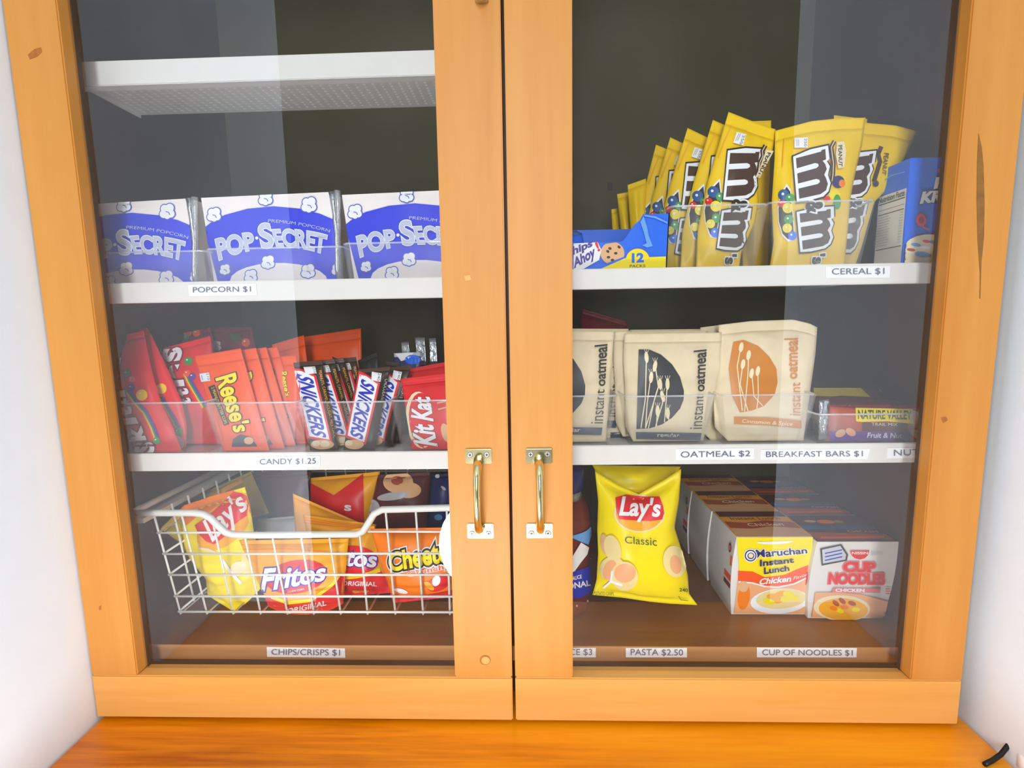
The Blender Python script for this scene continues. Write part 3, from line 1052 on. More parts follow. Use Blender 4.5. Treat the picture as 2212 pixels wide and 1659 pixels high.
it, pa = snick(ZC, (322, 540), (592, 515), (745, 1345), (480, 1345), (.092, .070), 21)
it.poly(pa, ZC, [(318, 595), (400, 598), (540, 660), (695, 1300), (460, 1250)], 'red')
it.poly(pa, ZC, [(332, 614), (400, 618), (520, 672), (668, 1265), (478, 1232)], 'white')
it.text(pa, ZC, 'SNICKERS', [(348, 640), (505, 1235), (640, 1248), (508, 672)], 'snblue', bold=0.03, shear=0.25)
it.poly(pa, ZC, [(420, 580), (530, 575), (545, 640), (445, 650)], 'white')
it.text(pa, ZC, '210', [(505, 580), (520, 640), (540, 635), (525, 575)], 'black')
it.text(pa, ZC, 'PEANUTS, CARAMEL, NOUGAT, MILK CHOC', [(562, 620), (700, 1250), (735, 1245), (590, 610)], 'gold')
it.ell(pa, ZC, 600, 1310, 110, 45, 'tan'); it.ell(pa, ZC, 540, 1300, 40, 28, 'cream'); it.ell(pa, ZC, 625, 1305, 45, 30, 'cream')
sn1 = it.done('dark brown chocolate bar with blue letters, leaning beside the orange wrappers', 'chocolate bar', 'dark brown chocolate bars')
for i, (dx, dy, rz, lb) in enumerate(((.0125, .0145, .22, 'dark chocolate bar edge standing just behind the front one with blue letters'), (.019, .029, .26, 'dark chocolate bar edge, second behind the front one'),
                                      (.027, .0435, .1, 'dark chocolate bar edge nearest the right-leaning bar'))):
    copy_item(sn1, (dx, dy, 0), lb, rz=rz)
it, pa = snick(ZC, (932, 605), (1238, 575), (1085, 1345), (790, 1345), (.090, .070), 22)
it.poly(pa, ZC, [(942, 618), (1000, 640), (1142, 735), (1005, 1315), (812, 1240)], 'red')
it.poly(pa, ZC, [(950, 650), (1010, 665), (1118, 742), (992, 1288), (836, 1225)], 'white')
it.text(pa, ZC, 'SNICKERS', [(968, 680), (858, 1215), (975, 1275), (1095, 770)], 'snblue', bold=0.03, shear=-0.05)
it.poly(pa, ZC, [(1065, 625), (1158, 640), (1145, 720), (1060, 705)], 'white')
it.text(pa, ZC, '240', [(1125, 635), (1115, 710), (1138, 712), (1150, 640)], 'black')
it.text(pa, ZC, 'CHOCOLATE', [(1190, 690), (1150, 890), (1185, 895), (1225, 700)], 'silver')
it.ell(pa, ZC, 900, 1310, 90, 45, 'tan'); it.ell(pa, ZC, 850, 1295, 36, 26, 'cream')
sn2 = it.done('dark brown chocolate bar with blue letters, tilted the other way beside the red wafer bar', 'chocolate bar', 'dark brown chocolate bars')
copy_item(sn2, (.020, .016, 0), 'dark chocolate bar mostly hidden behind the tilted one', rz=-.25, group='dark brown chocolate bars')
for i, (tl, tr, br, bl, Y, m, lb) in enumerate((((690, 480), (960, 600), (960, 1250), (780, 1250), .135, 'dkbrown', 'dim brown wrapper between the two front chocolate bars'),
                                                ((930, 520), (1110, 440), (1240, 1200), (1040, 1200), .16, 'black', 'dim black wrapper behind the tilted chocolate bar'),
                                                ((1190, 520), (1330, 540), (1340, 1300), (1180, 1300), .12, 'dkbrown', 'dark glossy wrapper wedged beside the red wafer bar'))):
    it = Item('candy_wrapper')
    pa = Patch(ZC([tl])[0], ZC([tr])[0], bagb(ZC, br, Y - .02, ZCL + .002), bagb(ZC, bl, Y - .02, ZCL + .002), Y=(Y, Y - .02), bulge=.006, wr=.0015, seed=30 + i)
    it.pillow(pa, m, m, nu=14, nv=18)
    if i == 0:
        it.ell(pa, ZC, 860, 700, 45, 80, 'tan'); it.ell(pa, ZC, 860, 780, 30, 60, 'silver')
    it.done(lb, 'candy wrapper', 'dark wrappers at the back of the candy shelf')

# ---- red wafer bars
it = Item('wafer_bar')
pa = Patch(ZC([(1335, 690)])[0], ZC([(1920, 620)])[0], bagb(ZC, (1960, 1370), .070, ZCL + .002), bagb(ZC, (1440, 1370), .070, ZCL + .002), Y=(.092, .070), bulge=.007, wr=.0007, seed=41, m=(.03, .12))
it.pillow(pa, 'redbright', 'redbright')
it.ell(pa, ZC, 1520, 1080, 135, 270, 'cream', rot=-6)
it.ell(pa, ZC, 1545, 1085, 130, 262, 'redbright', rot=-6)
it.text(pa, ZC, 'Kit', [(1690, 1330), (1640, 1110), (1440, 1120), (1460, 1320)], 'white', bold=0.035, shear=0.25, outs=(('maroon', 0.06),))
it.text(pa, ZC, 'Kat', [(1650, 1095), (1610, 845), (1450, 870), (1430, 1080)], 'white', bold=0.035, shear=0.25, outs=(('maroon', 0.06),))
it.ell(pa, ZC, 1760, 1200, 40, 90, 'tan', rot=-15)
it.line(pa, ZC, [(1680, 920), (1760, 905)], 14, 'tan'); it.line(pa, ZC, [(1690, 980), (1770, 960)], 14, 'tan')
it.done('bright red wafer bar with white letters, cut off by the middle stile', 'wafer bar', 'red wafer bars')
it = Item('wafer_bar')
pa = Patch(ZC([(1400, 600)])[0], ZC([(1900, 505)])[0], bagb(ZC, (1960, 1300), .10, ZCL + .002), bagb(ZC, (1480, 1300), .10, ZCL + .002), Y=(.125, .10), bulge=.007, wr=.0012, seed=42)
it.pillow(pa, 'redbright', 'redbright', nu=14, nv=18)
it.done('dim red wafer bar standing behind the bright red one', 'wafer bar', 'red wafer bars')
it = Item('candy_wrapper')
pa = Patch(ZC([(1270, 450)])[0], ZC([(1520, 440)])[0], bagb(ZC, (1560, 1300), .15, ZCL + .002), bagb(ZC, (1340, 1300), .15, ZCL + .002), Y=(.165, .15), bulge=.006, wr=.0015, seed=43)
it.pillow(pa, 'navy', 'silver', nu=14, nv=18)
it.poly(pa, ZC, [(1285, 455), (1460, 440), (1420, 500), (1340, 525)], 'white')
it.ell(pa, ZC, 1450, 510, 75, 45, 'blue')
it.done('blue and white wrapper standing behind the red wafer bars', 'candy wrapper')
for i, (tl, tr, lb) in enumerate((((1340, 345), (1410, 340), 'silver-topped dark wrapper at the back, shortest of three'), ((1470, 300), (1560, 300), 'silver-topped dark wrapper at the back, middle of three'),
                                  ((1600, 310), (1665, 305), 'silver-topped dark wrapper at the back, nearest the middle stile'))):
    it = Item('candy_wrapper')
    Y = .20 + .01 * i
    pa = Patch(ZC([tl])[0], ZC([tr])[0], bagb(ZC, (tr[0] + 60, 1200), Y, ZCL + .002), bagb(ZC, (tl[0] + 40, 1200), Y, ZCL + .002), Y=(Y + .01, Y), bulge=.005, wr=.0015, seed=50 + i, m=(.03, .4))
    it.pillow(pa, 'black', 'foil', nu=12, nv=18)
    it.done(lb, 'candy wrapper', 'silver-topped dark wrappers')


# ================================================================== WIRE BASKET AND CHIP BAGS
it = Item('wire_basket')
BYF, BYB = 0.060, 0.300
rim_px = [(283, 1108), (350, 1108), (420, 1108), (440, 1111), (455, 1119), (470, 1134), (488, 1150), (505, 1155), (560, 1156), (700, 1154.5), (771, 1154), (784, 1148), (797, 1128),
          (808, 1110), (826, 1101), (900, 1099), (968, 1097), (1045, 1096)]
rim = U(rim_px, BYF)
it.tube(rim, 0.0042, 'wire', 'rim', n=8, flat=1.0)
zr = rim[0][2]
for q, xx in enumerate((rim[0][0], rim[-1][0])):
    it.tube([(xx, BYF, zr), (xx, BYF + 0.05, zr), (xx, BYB, zr)], 0.0040, 'wire', 'rim', n=8)
it.tube([(rim[0][0], BYB, zr), (rim[-1][0], BYB, zr)], 0.0040, 'wire', 'rim', n=8)
vt = [((333, 1113), (390, 1325)), ((393, 1113), (447, 1326)), ((459, 1124), (504, 1327)), ((529, 1157), (563, 1327)), ((588, 1157), (621, 1327)), ((650, 1157), (678, 1326)),
      ((711, 1156), (736, 1326)), ((777, 1153), (794, 1326)), ((833, 1104), (854, 1326)), ((898, 1103), (914, 1326)), ((965, 1100), (972, 1327)), ((1030, 1098), (1031, 1327))]
zb = U([vt[0][1]], BYF + .004)[0][2]
RW = 0.00135
for a, b in vt:
    A, B = U([a], BYF)[0], U([b], BYF + .004)[0]
    B[2] = zb
    it.tube([A, B, (B[0], BYB - .01, zb), (A[0], BYB, zr)], RW, 'wire', 'upright_wire#%d' % a[0], n=6)
L0, L1 = U([vt[0][0]], BYF)[0], U([vt[0][1]], BYF + .004)[0]
R0, R1 = U([vt[-1][0]], BYF)[0], U([vt[-1][1]], BYF + .004)[0]
for k, y in enumerate((1150, 1196, 1242, 1289, 1323)):
    zz = U([(380, y)], BYF)[0][2]
    f = (L0[2] - zz) / (L0[2] - zb)
    xl = L0[0] + (L1[0] - L0[0]) * f
    xr = R0[0] + (R1[0] - R0[0]) * f
    yf = BYF + .004 * f - .0022
    yb = BYB - .01 * f
    if k == 0:
        segs = [[U([(500, 1150)], yf)[0], (xl, yf, zz), (xl, yb, zz), (xr, yb, zz), (xr, yf, zz), U([(795, 1148)], yf)[0]]]
    else:
        segs = [[(xl, yf, zz), (xl, yb, zz), (xr, yb, zz), (xr, yf, zz), (xl, yf, zz)]]
    for sg in segs:
        it.tube(sg, RW, 'wire', 'ring_wire#%d' % k, n=6)
for k in range(1, 8):
    yy = BYF + (BYB - BYF) * k / 8
    it.tube([(L0[0], yy, zr), (L1[0], yy, zb)], RW, 'wire', 'side_wire#%d' % k, n=6)
    it.tube([(R1[0], yy, zb), (R0[0], yy, zr)], RW, 'wire', 'side_wire#%d' % (k + 20), n=6)
it.done('white wire basket with a dipped front rim holding chip bags', 'basket')


def chips(z, tl, tr, br, bl, Y, m, seed, bulge=.018, name='chip_bag', **kw):
    it = Item(name)
    c = lambda e: [tuple(q) for q in z(e)] if e is not None else None
    pa = Patch(z([tl])[0], z([tr])[0], z([br])[0], z([bl])[0], Y=Y, bulge=bulge, wr=kw.pop('wr', .0016), seed=seed, m=kw.pop('mg', (.05, .07)),
               top=c(kw.get('top')), right=c(kw.get('right')), bottom=c(kw.get('bottom')), left=c(kw.get('left')))
    it.pillow(pa, m, kw.get('seal', m), back=kw.get('back', .6))
    return it, pa


# yellow bag with a red ribbon, left in the basket
it, pa = chips(ZD, (400, 655), (1240, 240), (1400, 1250), (870, 1320), (.115, .115, .090, .082), 'lemon', 61,
               left=[(870, 1320), (850, 1150), (730, 1010), (590, 790), (400, 655)], right=[(1400, 1250), (1390, 1000), (1330, 700), (1290, 420), (1240, 240)],
               top=[(400, 655), (640, 420), (950, 320), (1240, 240)], bottom=[(870, 1320), (1000, 1400), (1130, 1480), (1260, 1390), (1400, 1250)])
it.poly(pa, ZD, [(600, 420), (640, 410), (950, 320), (1130, 260), (1150, 300), (950, 460), (760, 540), (640, 640)], 'hot')
it.ell(pa, ZD, 1040, 610, 330, 190, 'gold', rot=-43)
it.poly(pa, ZD, [(745, 620), (830, 560), (950, 460), (1130, 285), (1215, 300), (1300, 350), (1375, 420), (1300, 500), (1120, 625), (1060, 720), (940, 810), (860, 780), (780, 700)], 'redbright')
it.text(pa, ZD, "Lay's", [(960, 850), (1330, 480), (1150, 270), (800, 590)], 'white', bold=0.02, shear=0.15)
it.ell(pa, ZD, 1300, 1000, 90, 130, 'chip'); it.ell(pa, ZD, 1180, 1040, 80, 60, 'cream', rot=-20)
it.line(pa, ZD, [(780, 850), (880, 860), (960, 900)], 26, 'cream'); it.line(pa, ZD, [(1020, 960), (1100, 1080), (1210, 1200)], 30, 'white')
it.done('yellow chip bag with a red ribbon logo, slumped in the wire basket', 'chip bag', 'chip bags in the basket')


def fritos(z, tl, tr, br, bl, Y, seed, label, full):
    it, pa = chips(z, tl, tr, br, bl, Y, 'gold', seed, bulge=.016, bottom=full)
    return it, pa


# corn chip bag, front
it, pa = fritos(ZE, (-385, 770), (705, 752), (650, 1400), (-85, 1425), (.092, .080), 62, '', [(-85, 1428), (80, 1502), (300, 1508), (490, 1480), (650, 1400)])
it.poly(pa, ZE, [(-420, 1330), (-70, 1330), (100, 1395), (350, 1370), (560, 1220), (625, 1120), (760, 1000), (760, 1500), (-420, 1500)], 'redbright')
it.line(pa, ZE, [(-60, 1330), (100, 1390), (330, 1365), (540, 1215), (610, 1120)], 34, 'lemon')
it.ell(pa, ZE, 190, 1130, 310, 165, 'redbright', rot=-9)
it.text(pa, ZE, 'Fritos', [(-170, 1285), (490, 1165), (478, 985), (-165, 1050)], 'white', bold=0.03, shear=0.2, outs=(('snblue', 0.075),), bow=-0.03)
it.text(pa, ZE, 'CORN CHIPS', [(105, 1290), (270, 1258), (268, 1242), (103, 1272)], 'white')
it.text(pa, ZE, 'ORIGINAL', [(100, 1500), (492, 1412), (478, 1365), (92, 1448)], 'white', bold=0.02, shear=0.2)
it.line(pa, ZE, [(-350, 860), (100, 850), (690, 900)], 8, 'hot')
it.done('orange and red corn chip bag, frontmost in the middle of the wire basket', 'chip bag', 'chip bags in the basket')
# corn chip bag behind it
it, pa = fritos(ZE, (560, 690), (962, 625), (1130, 1290), (600, 1330), (.118, .108), 63, '', None)
it.poly(pa, ZE, [(560, 1220), (700, 1130), (900, 1120), (1020, 1060), (1180, 1260), (1180, 1400), (560, 1400)], 'redbright')
it.line(pa, ZE, [(600, 1140), (760, 1130), (900, 1105), (1020, 1060)], 40, 'lemon')
it.ell(pa, ZE, 760, 960, 250, 140, 'redbright', rot=5)
it.text(pa, ZE, 'Fritos', [(400, 1010), (995, 1040), (990, 880), (420, 830)], 'white', bold=0.03, shear=0.2, outs=(('snblue', 0.075),))
it.text(pa, ZE, 'ORIGINAL', [(640, 1215), (990, 1225), (980, 1180), (640, 1170)], 'white', bold=0.02, shear=0.2)
it.done('orange and red corn chip bag half hidden between two front basket bags', 'chip bag', 'chip bags in the basket')
# bright orange puffs
it, pa = chips(ZE, (925, 655), (1760, 640), (1790, 1330), (1150, 1390), (.100, .086), 'hot', 64, bulge=.017, mg=(.06, .05),
               left=[(1150, 1390), (1110, 1250), (1040, 1050), (985, 860), (925, 655)])
it.poly(pa, ZE, [(1100, 1290), (1300, 1330), (1500, 1310), (1850, 1240), (1850, 1420), (1100, 1420)], 'redbright')
it.text(pa, ZE, 'Cheetos', [(1125, 1085), (1800, 975), (1760, 735), (1085, 905)], 'lemon', bold=0.035, shear=0.1, outs=(('white', 0.15), ('black', 0.11)), bow=0.03)
it.text(pa, ZE, 'Crunchy', [(1300, 1145), (1720, 1060), (1710, 990), (1290, 1085)], 'orange', bold=0.02, outs=(('white', 0.08),))
it.ell(pa, ZE, 1600, 1200, 120, 70, 'redbright', rot=-20); it.ell(pa, ZE, 1510, 1220, 60, 28, 'gold', rot=40); it.ell(pa, ZE, 1580, 1170, 40, 55, 'white', rot=20)
it.ell(pa, ZE, 1230, 1270, 70, 22, 'white', rot=15)
it.done('bright orange puff snack bag at the stile end of the wire basket', 'chip bag', 'chip bags in the basket')
# bags farther back in the basket
it, pa = chips(ZE, (150, 305), (830, 600), (800, 900), (190, 900), (.150, .135), 'gold', 65, bulge=.012)
it.done('orange bag corner poking up behind the front corn chips', 'chip bag', 'chip bags in the basket')
it, pa = chips(ZE, (-200, 560), (270, 520), (300, 900), (-180, 900), (.170, .150), 'grey', 66, bulge=.012)
it.done('pale silvery bag behind the dip of the basket rim', 'chip bag', 'chip bags in the basket')
it, pa = chips(ZE, (250, 515), (980, 612), (960, 800), (300, 760), (.128, .126), 'gold', 67, bulge=.006, mg=(.05, .25))
for k in range(3):
    it.line(pa, ZE, [(262, 535 + 28 * k), (560, 590 + 18 * k), (930, 622 + 10 * k)], 6, 'hot')
it.done('folded orange bag top lying just behind the basket rim', 'chip bag', 'chip bags in the basket')
it, pa = chips(ZE, (330, 150), (1020, 85), (900, 700), (330, 700), (.200, .180), 'gold', 68, bulge=.014)
it.poly(pa, ZE, [(330, 200), (560, 320), (700, 220), (852, 105), (860, 500), (860, 700), (330, 700)], 'redbright')
it.text(pa, ZE, 's', [(665, 475), (735, 480), (735, 420), (665, 415)], 'white', bold=.03)
it.done('red and yellow bag with a pointed red field standing at the back of the basket', 'chip bag', 'chip bags in the basket')
it, pa = chips(ZE, (1000, 120), (1520, 90), (1480, 700), (860, 700), (.185, .165), 'wine', 69, bulge=.016)
it.ell(pa, ZE, 1200, 190, 150, 110, 'tan'); it.ell(pa, ZE, 1190, 175, 60, 45, 'rust'); it.ell(pa, ZE, 1300, 270, 130, 80, 'tan'); it.ell(pa, ZE, 1150, 330, 160, 40, 'grey', rot=-8)
it.ell(pa, ZE, 930, 450, 90, 90, 'grey')
it.done('wine-red bag with tan round pictures at the back of the basket near the stile', 'chip bag', 'chip bags in the basket')
it, pa = chips(ZE, (1430, 130), (1800, 90), (1800, 700), (1400, 700), (.215, .20), 'navy', 70, bulge=.014)
it.ell(pa, ZE, 1590, 130, 22, 22, 'white'); it.ell(pa, ZE, 1650, 250, 30, 14, 'silver', rot=40); it.ell(pa, ZE, 1600, 540, 40, 30, 'sky'); it.ell(pa, ZE, 1440, 330, 30, 16, 'silver', rot=-30)
it.done('dark blue speckled bag at the back of the basket beside the stile', 'chip bag', 'chip bags in the basket')
it, pa = chips(ZD, (1290, 90), (1900, 80), (1900, 800), (1400, 800), (.225, .21), 'wine', 71, bulge=.012)
it.done('dull maroon bag standing upright at the very back of the basket', 'chip bag', 'chip bags in the basket')
it, pa = chips(ZD, (630, 385), (1300, 85), (1480, 500), (760, 700), (.20, .17), 'olive', 72, bulge=.012)
it.line(pa, ZD, [(780, 420), (1000, 290), (1220, 170)], 46, 'gold')
it.done('dull yellow bag leaning behind the ribbon-logo chips at the hinge end', 'chip bag', 'chip bags in the basket')


# ================================================================== RIGHT SECTION, UPPER SHELF
# torn cookie carton
it = Item('cookie_carton')
YF = 0.058
fr = [(-1000, 1060), (120, 1060), (540, 1045), (800, 1030), (850, 960), (890, 905), (960, 800), (1040, 730), (1080, 655), (1445, 645), (1405, 1400), (-1000, 1420)]
p3 = U(ZH(fr), YF)
p3[-1][2] = p3[-2][2] = ZSR + .001
p3[:, 0] = np.maximum(p3[:, 0], 0.013)
n_ = len(p3)
V = [tuple(p) for p in p3] + [(p[0], p[1] + .0012, p[2]) for p in p3]
tri = [tuple(t) for t in tessellate_polygon([[Vector((p[0], p[2], 0)) for p in p3]])]
it.add(V, tri + [tuple(i + n_ for i in t[::-1]) for t in tri] + [(i, i + n_, (i + 1) % n_ + n_, (i + 1) % n_) for i in range(n_)], 'blue')
xr, zt_, zl = p3[9][0], p3[9][2], U([ZH([(120, 860)])[0]], YF + .1)[0][2]
xb = p3[10][0]
YB_ = YF + .11
it.hexa([(xb, YF, ZSR + .001), (xr, YF, zt_), (xr, YB_, zt_), (xb, YB_, ZSR + .001)], [(xb - .0012, YF, ZSR + .001), (xr - .0012, YF, zt_), (xr - .0012, YB_, zt_), (xb - .0012, YB_, ZSR + .001)], 'blue', 'side_panel')
it.box((0.013, YB_ - .0012, ZSR + .001), (xb - .002, YB_, zl), 'blue', 'back_panel')
it.box((0.013, YF + .002, ZSR + .0006), (xb - .002, YB_ - .002, ZSR + .002), 'carton', 'bottom_panel')
pa = Patch(None, None, None, None, corners=[U(ZH([(-200, 640)]), YF)[0], U(ZH([(1445, 640)]), YF)[0], U(ZH([(1415, 1430)]), YF)[0], U(ZH([(-200, 1430)]), YF)[0]])
it.ell(pa, ZH, 655, 1195, 165, 158, 'tan', a0=-72, a1=235)
for x, y in ((600, 1250), (700, 1195), (745, 1110), (620, 1130), (655, 1290), (590, 1170)):
    it.ell(pa, ZH, x, y, 24, 18, 'brown', rot=x % 50)
it.poly(pa, ZH, [(300, 1425), (480, 1370), (830, 1240), (840, 1262), (500, 1425)], 'blue')
it.poly(pa, ZH, [(460, 1425), (830, 1262), (1388, 1240), (1384, 1400)], 'lemon')
it.ell(pa, ZH, 1000, 1292, 165, 160, 'peach', a0=180, a1=360); it.poly(pa, ZH, [(840, 1290), (1160, 1290), (1150, 1400), (850, 1405)], 'lemon'); it.ell(pa, ZH, 1000, 1285, 158, 150, 'lemon', a0=180, a1=360)
it.text(pa, ZH, '12', [(918, 1328), (1085, 1322), (1085, 1190), (918, 1195)], 'blue', bold=0.05)
it.text(pa, ZH, 'PACKS', [(890, 1394), (1105, 1388), (1105, 1350), (890, 1354)], 'slate', bold=0.01)
it.poly(pa, ZH, [(118, 1062), (450, 1046), (500, 1150), (470, 1290), (260, 1410), (118, 1425)], 'white')
it.text(pa, ZH, 'hips', [(110, 1260), (385, 1130), (370, 1000), (100, 1110)], 'purp', bold=0.04)
it.text(pa, ZH, 'Ahoy', [(130, 1450), (430, 1285), (400, 1085), (110, 1270)], 'purp', bold=0.04)
it.text(pa, ZH, '!', [(455, 1180), (490, 1160), (440, 1030), (405, 1050)], 'red', bold=0.04)
it.poly(pa, ZH, [(1080, 690), (1130, 850), (1150, 960), (1205, 1100), (1130, 1120), (1060, 1090), (1120, 1060), (1080, 900), (1035, 770)], 'sky')
it.poly(pa, ZH, [(1090, 670), (1240, 690), (1410, 770), (1400, 790), (1230, 715), (1090, 690)], 'sky')
it.done('torn-open blue and yellow cookie carton reading 12 PACKS', 'carton')
for i in range(3):
    it2 = Item('snack_pack')
    y0 = YF + .022 + i * .028
    zt2 = U([ZH([(400, 870 - 14 * i)])[0]], y0)[0][2]
    pa2 = Patch(None, None, None, None, corners=[(0.016, y0 + .006, zt2), (0.082, y0 + .006, zt2 - .002), (0.090, y0, ZSR + .004), (0.016, y0, ZSR + .004)], bulge=.009, wr=.001, seed=80 + i)
    it2.pillow(pa2, 'blue', 'teal', nu=16, nv=16)
    it2.done(('blue snack pack standing frontmost inside the torn carton', 'blue snack pack standing second inside the torn carton', 'blue snack pack standing at the back inside the torn carton')[i], 'snack pack', 'snack packs in the cookie carton')


# yellow peanut candy bags
def quad_pts(q, pts):
    q = np.array(q, float)
    return [tuple(q[0] * (1 - a) * (1 - t) + q[1] * a * (1 - t) + q[2] * a * t + q[3] * (1 - a) * t) for a, t in pts]


M_HULL = [(-.03, -.06), (1.03, -.06), (1.06, .3), (1.04, .8), (.95, .98), (.78, 1.07), (.6, 1.0), (.42, 1.08), (.3, 1.0), (.26, 1.09), (-.03, 1.07), (-.07, .5)]
M_BODY = [(0, 0), (.25, 0), (.25, .62), (.285, .72), (.34, .74), (.375, .66), (.375, 0), (.625, 0), (.625, .62), (.66, .72), (.715, .74), (.75, .66), (.75, 0), (1, 0), (1, .72),
          (.94, .92), (.80, 1.0), (.66, .95), (.58, .90), (.46, 1.0), (.34, .96), (.25, .88), (.24, 1.0), (0, 1.0), (0, .86), (.03, .86)]


def mm_letter(it, pa, z, q):
    c = np.mean(np.array(q, float), 0)
    h = np.array(quad_pts(q, M_HULL))
    it.poly(pa, z, [tuple(c + (p - c) * 1.07) for p in h], 'dkbrown')
    it.poly(pa, z, [tuple(p) for p in h], 'white')
    it.poly(pa, z, [tuple(c + (np.array(p) - c) * .95) for p in quad_pts(q, M_BODY)], 'brown')


def mm_art(it, pa, z, A):
    it.poly(pa, z, A['oval'], 'white')
    c = np.mean(np.array(A['oval'], float), 0)
    it.poly(pa, z, [tuple(c + (np.array(q, float) - c) * .90) for q in A['oval']], 'dkbrown')
    for (x, y, r), m in zip(A['balls'], ('teal', 'green', 'red', 'lemon', 'green', 'lemon', 'blue', 'lemon', 'green')):
        it.ell(pa, z, x, y, r, r, m, n=14)
        it.ell(pa, z, x - 8, y - 8, r * .25, r * .25, 'white', n=8)
    for q in ('m1', 'm2'):
        mm_letter(it, pa, z, A[q])
    it.text(pa, z, '&', A['amp'], 'dkbrown', bold=0.04, outs=(('white', 0.12),))
    it.text(pa, z, "'s", A['s'], 'dkbrown', bold=0.04, outs=(('white', 0.10),))
    it.line(pa, z, A['wave'], 34, 'brown'); it.line(pa, z, A['wave'], 6, 'cream')
    it.poly(pa, z, A['tab'], 'cream')
    it.text(pa, z, 'PEANUT', A['pn'], 'dkbrown', bold=0.02)
    it.poly(pa, z, A['badge'], 'white')
    b = A['badge']
    it.text(pa, z, '250', [(b[1][0] - 28, b[1][1] + 8), (b[2][0] - 28, b[2][1] - 8), (b[2][0] - 6, b[2][1] - 8), (b[1][0] - 6, b[1][1] + 8)], 'slate')
    for k in (18, 32):
        it.line(pa, z, [(b[0][0] + k, b[0][1] + 14), (b[3][0] + k, b[3][1] - 14)], 6, 'grey')
    it.line(pa, z, A['wt'], 8, 'gold')


SHB = ZSR + 0.003
AA = dict(oval=[(568, 612), (510, 672), (462, 770), (440, 870), (450, 970), (490, 1080), (540, 1090), (570, 900), (585, 760)],
          balls=[(515, 720, 46), (572, 760, 36), (478, 795, 30), (535, 835, 44), (540, 930, 38), (492, 975, 36), (530, 1045, 38)],
          m1=[(642, 405), (606, 772), (835, 755), (888, 395)], m2=[(592, 880), (553, 1160), (745, 1178), (800, 862)], amp=[(660, 780), (648, 895), (785, 872), (785, 780)],
          s=[(605, 1215), (600, 1300), (695, 1300), (700, 1215)], wave=[(925, 355), (900, 400), (905, 440), (880, 490), (870, 560), (855, 600)],
          tab=[(930, 390), (1000, 402), (930, 520), (880, 615), (846, 604), (880, 530)], pn=[(940, 410), (862, 590), (888, 602), (975, 420)],
          badge=[(695, 250), (772, 268), (745, 355), (668, 335)], wt=[(655, 200), (600, 320), (550, 450)])
AB = dict(oval=[(1098, 655), (1050, 735), (1026, 850), (1030, 960), (1062, 1070), (1110, 1118), (1165, 1100), (1150, 900), (1130, 700)],
          balls=[(1075, 745, 46), (1125, 770, 36), (1058, 815, 30), (1105, 850, 42), (1112, 940, 38), (1100, 1010, 38), (1140, 1070, 36)],
          m1=[(1160, 450), (1188, 788), (1432, 735), (1405, 372)], m2=[(1188, 890), (1215, 1190), (1445, 1150), (1448, 850)], amp=[(1245, 800), (1248, 905), (1380, 885), (1380, 785)],
          s=[(1295, 1215), (1290, 1300), (1395, 1295), (1400, 1210)], wave=[(1470, 322), (1445, 370), (1452, 430), (1462, 500), (1458, 590), (1450, 640)],
          tab=[(1490, 330), (1545, 325), (1562, 400), (1548, 530), (1500, 540), (1480, 430)], pn=[(1497, 360), (1502, 520), (1532, 525), (1530, 352)],
          badge=[(1152, 298), (1258, 294), (1256, 374), (1152, 376)], wt=[(1075, 290), (1065, 400), (1060, 520)])


def mmbag(z, tl, tr, brx, blx, Y, seed, left=None, right=None, top=None):
    it = Item('candy_bag')
    bl = drop(z([(blx, 1250)])[0], Y[1], SHB)
    br = drop(z([(brx, 1250)])[0], Y[1], SHB)
    c = lambda e: [tuple(q) for q in z(e)]
    pa = Patch(z([tl])[0], z([tr])[0], br, bl, Y=Y, bulge=.009, wr=.0009, seed=seed, m=(.04, .09),
               left=([bl] + c(left)) if left else None, right=([br] + c(right)) if right else None, top=c(top) if top else None)
    it.pillow(pa, 'yellow', 'yellow', back=.7)
    return it, pa


it, pa = mmbag(ZI, (640, 82), (1015, 222), 722, 385, (.088, .076), 91, left=[(395, 1020), (430, 850), (480, 620), (560, 350), (640, 82)],
               right=[(745, 1190), (850, 960), (880, 800), (872, 650), (905, 560), (990, 400), (1015, 222)], top=[(640, 82), (860, 168), (1015, 222)])
mm_art(it, pa, ZI, AA)
mma = it.done('yellow peanut candy bag, tallest and frontmost in the left bin', 'candy bag', 'yellow peanut candy bags')
for i, (tx, ty, Yd, rz, ry, lb) in enumerate(((465, 160, .022, .06, .02, 'yellow peanut candy bag directly behind the tallest one, its left edge showing'),
                                              ((256, 228, .045, .10, .03, 'yellow peanut candy bag with half a brown letter showing, second behind the tallest one')),
                                              ((132, 330, .075, .12, .02, 'yellow peanut candy bag third behind the tallest one, a sliver of white showing')),
                                              ((62, 350, .10, .10, -.02, 'shadowed yellow peanut candy bag last of the left bunch')))):
    dx = U([ZI([(tx, ty)])[0]], .088 + Yd)[0][0] - U([ZI([(640, 82)])[0]], .088)[0][0]
    copy_item(mma, (dx + .004, Yd, 0), lb, rz=rz, ry=ry)
it, pa = mmbag(ZI, (720, 160), (980, 150), 960, 760, (.135, .125), 95)
it.done('yellow bag corner showing above and behind the tallest candy bag', 'candy bag', 'yellow peanut candy bags')
it, pa = mmbag(ZI, (1440, 140), (2140, 235), 1640, 1460, (.105, .092), 93, right=[(1700, 1150), (1800, 800), (1900, 700), (2080, 380), (2140, 235)], top=[(1440, 140), (1740, 170), (1970, 190), (2140, 235)])
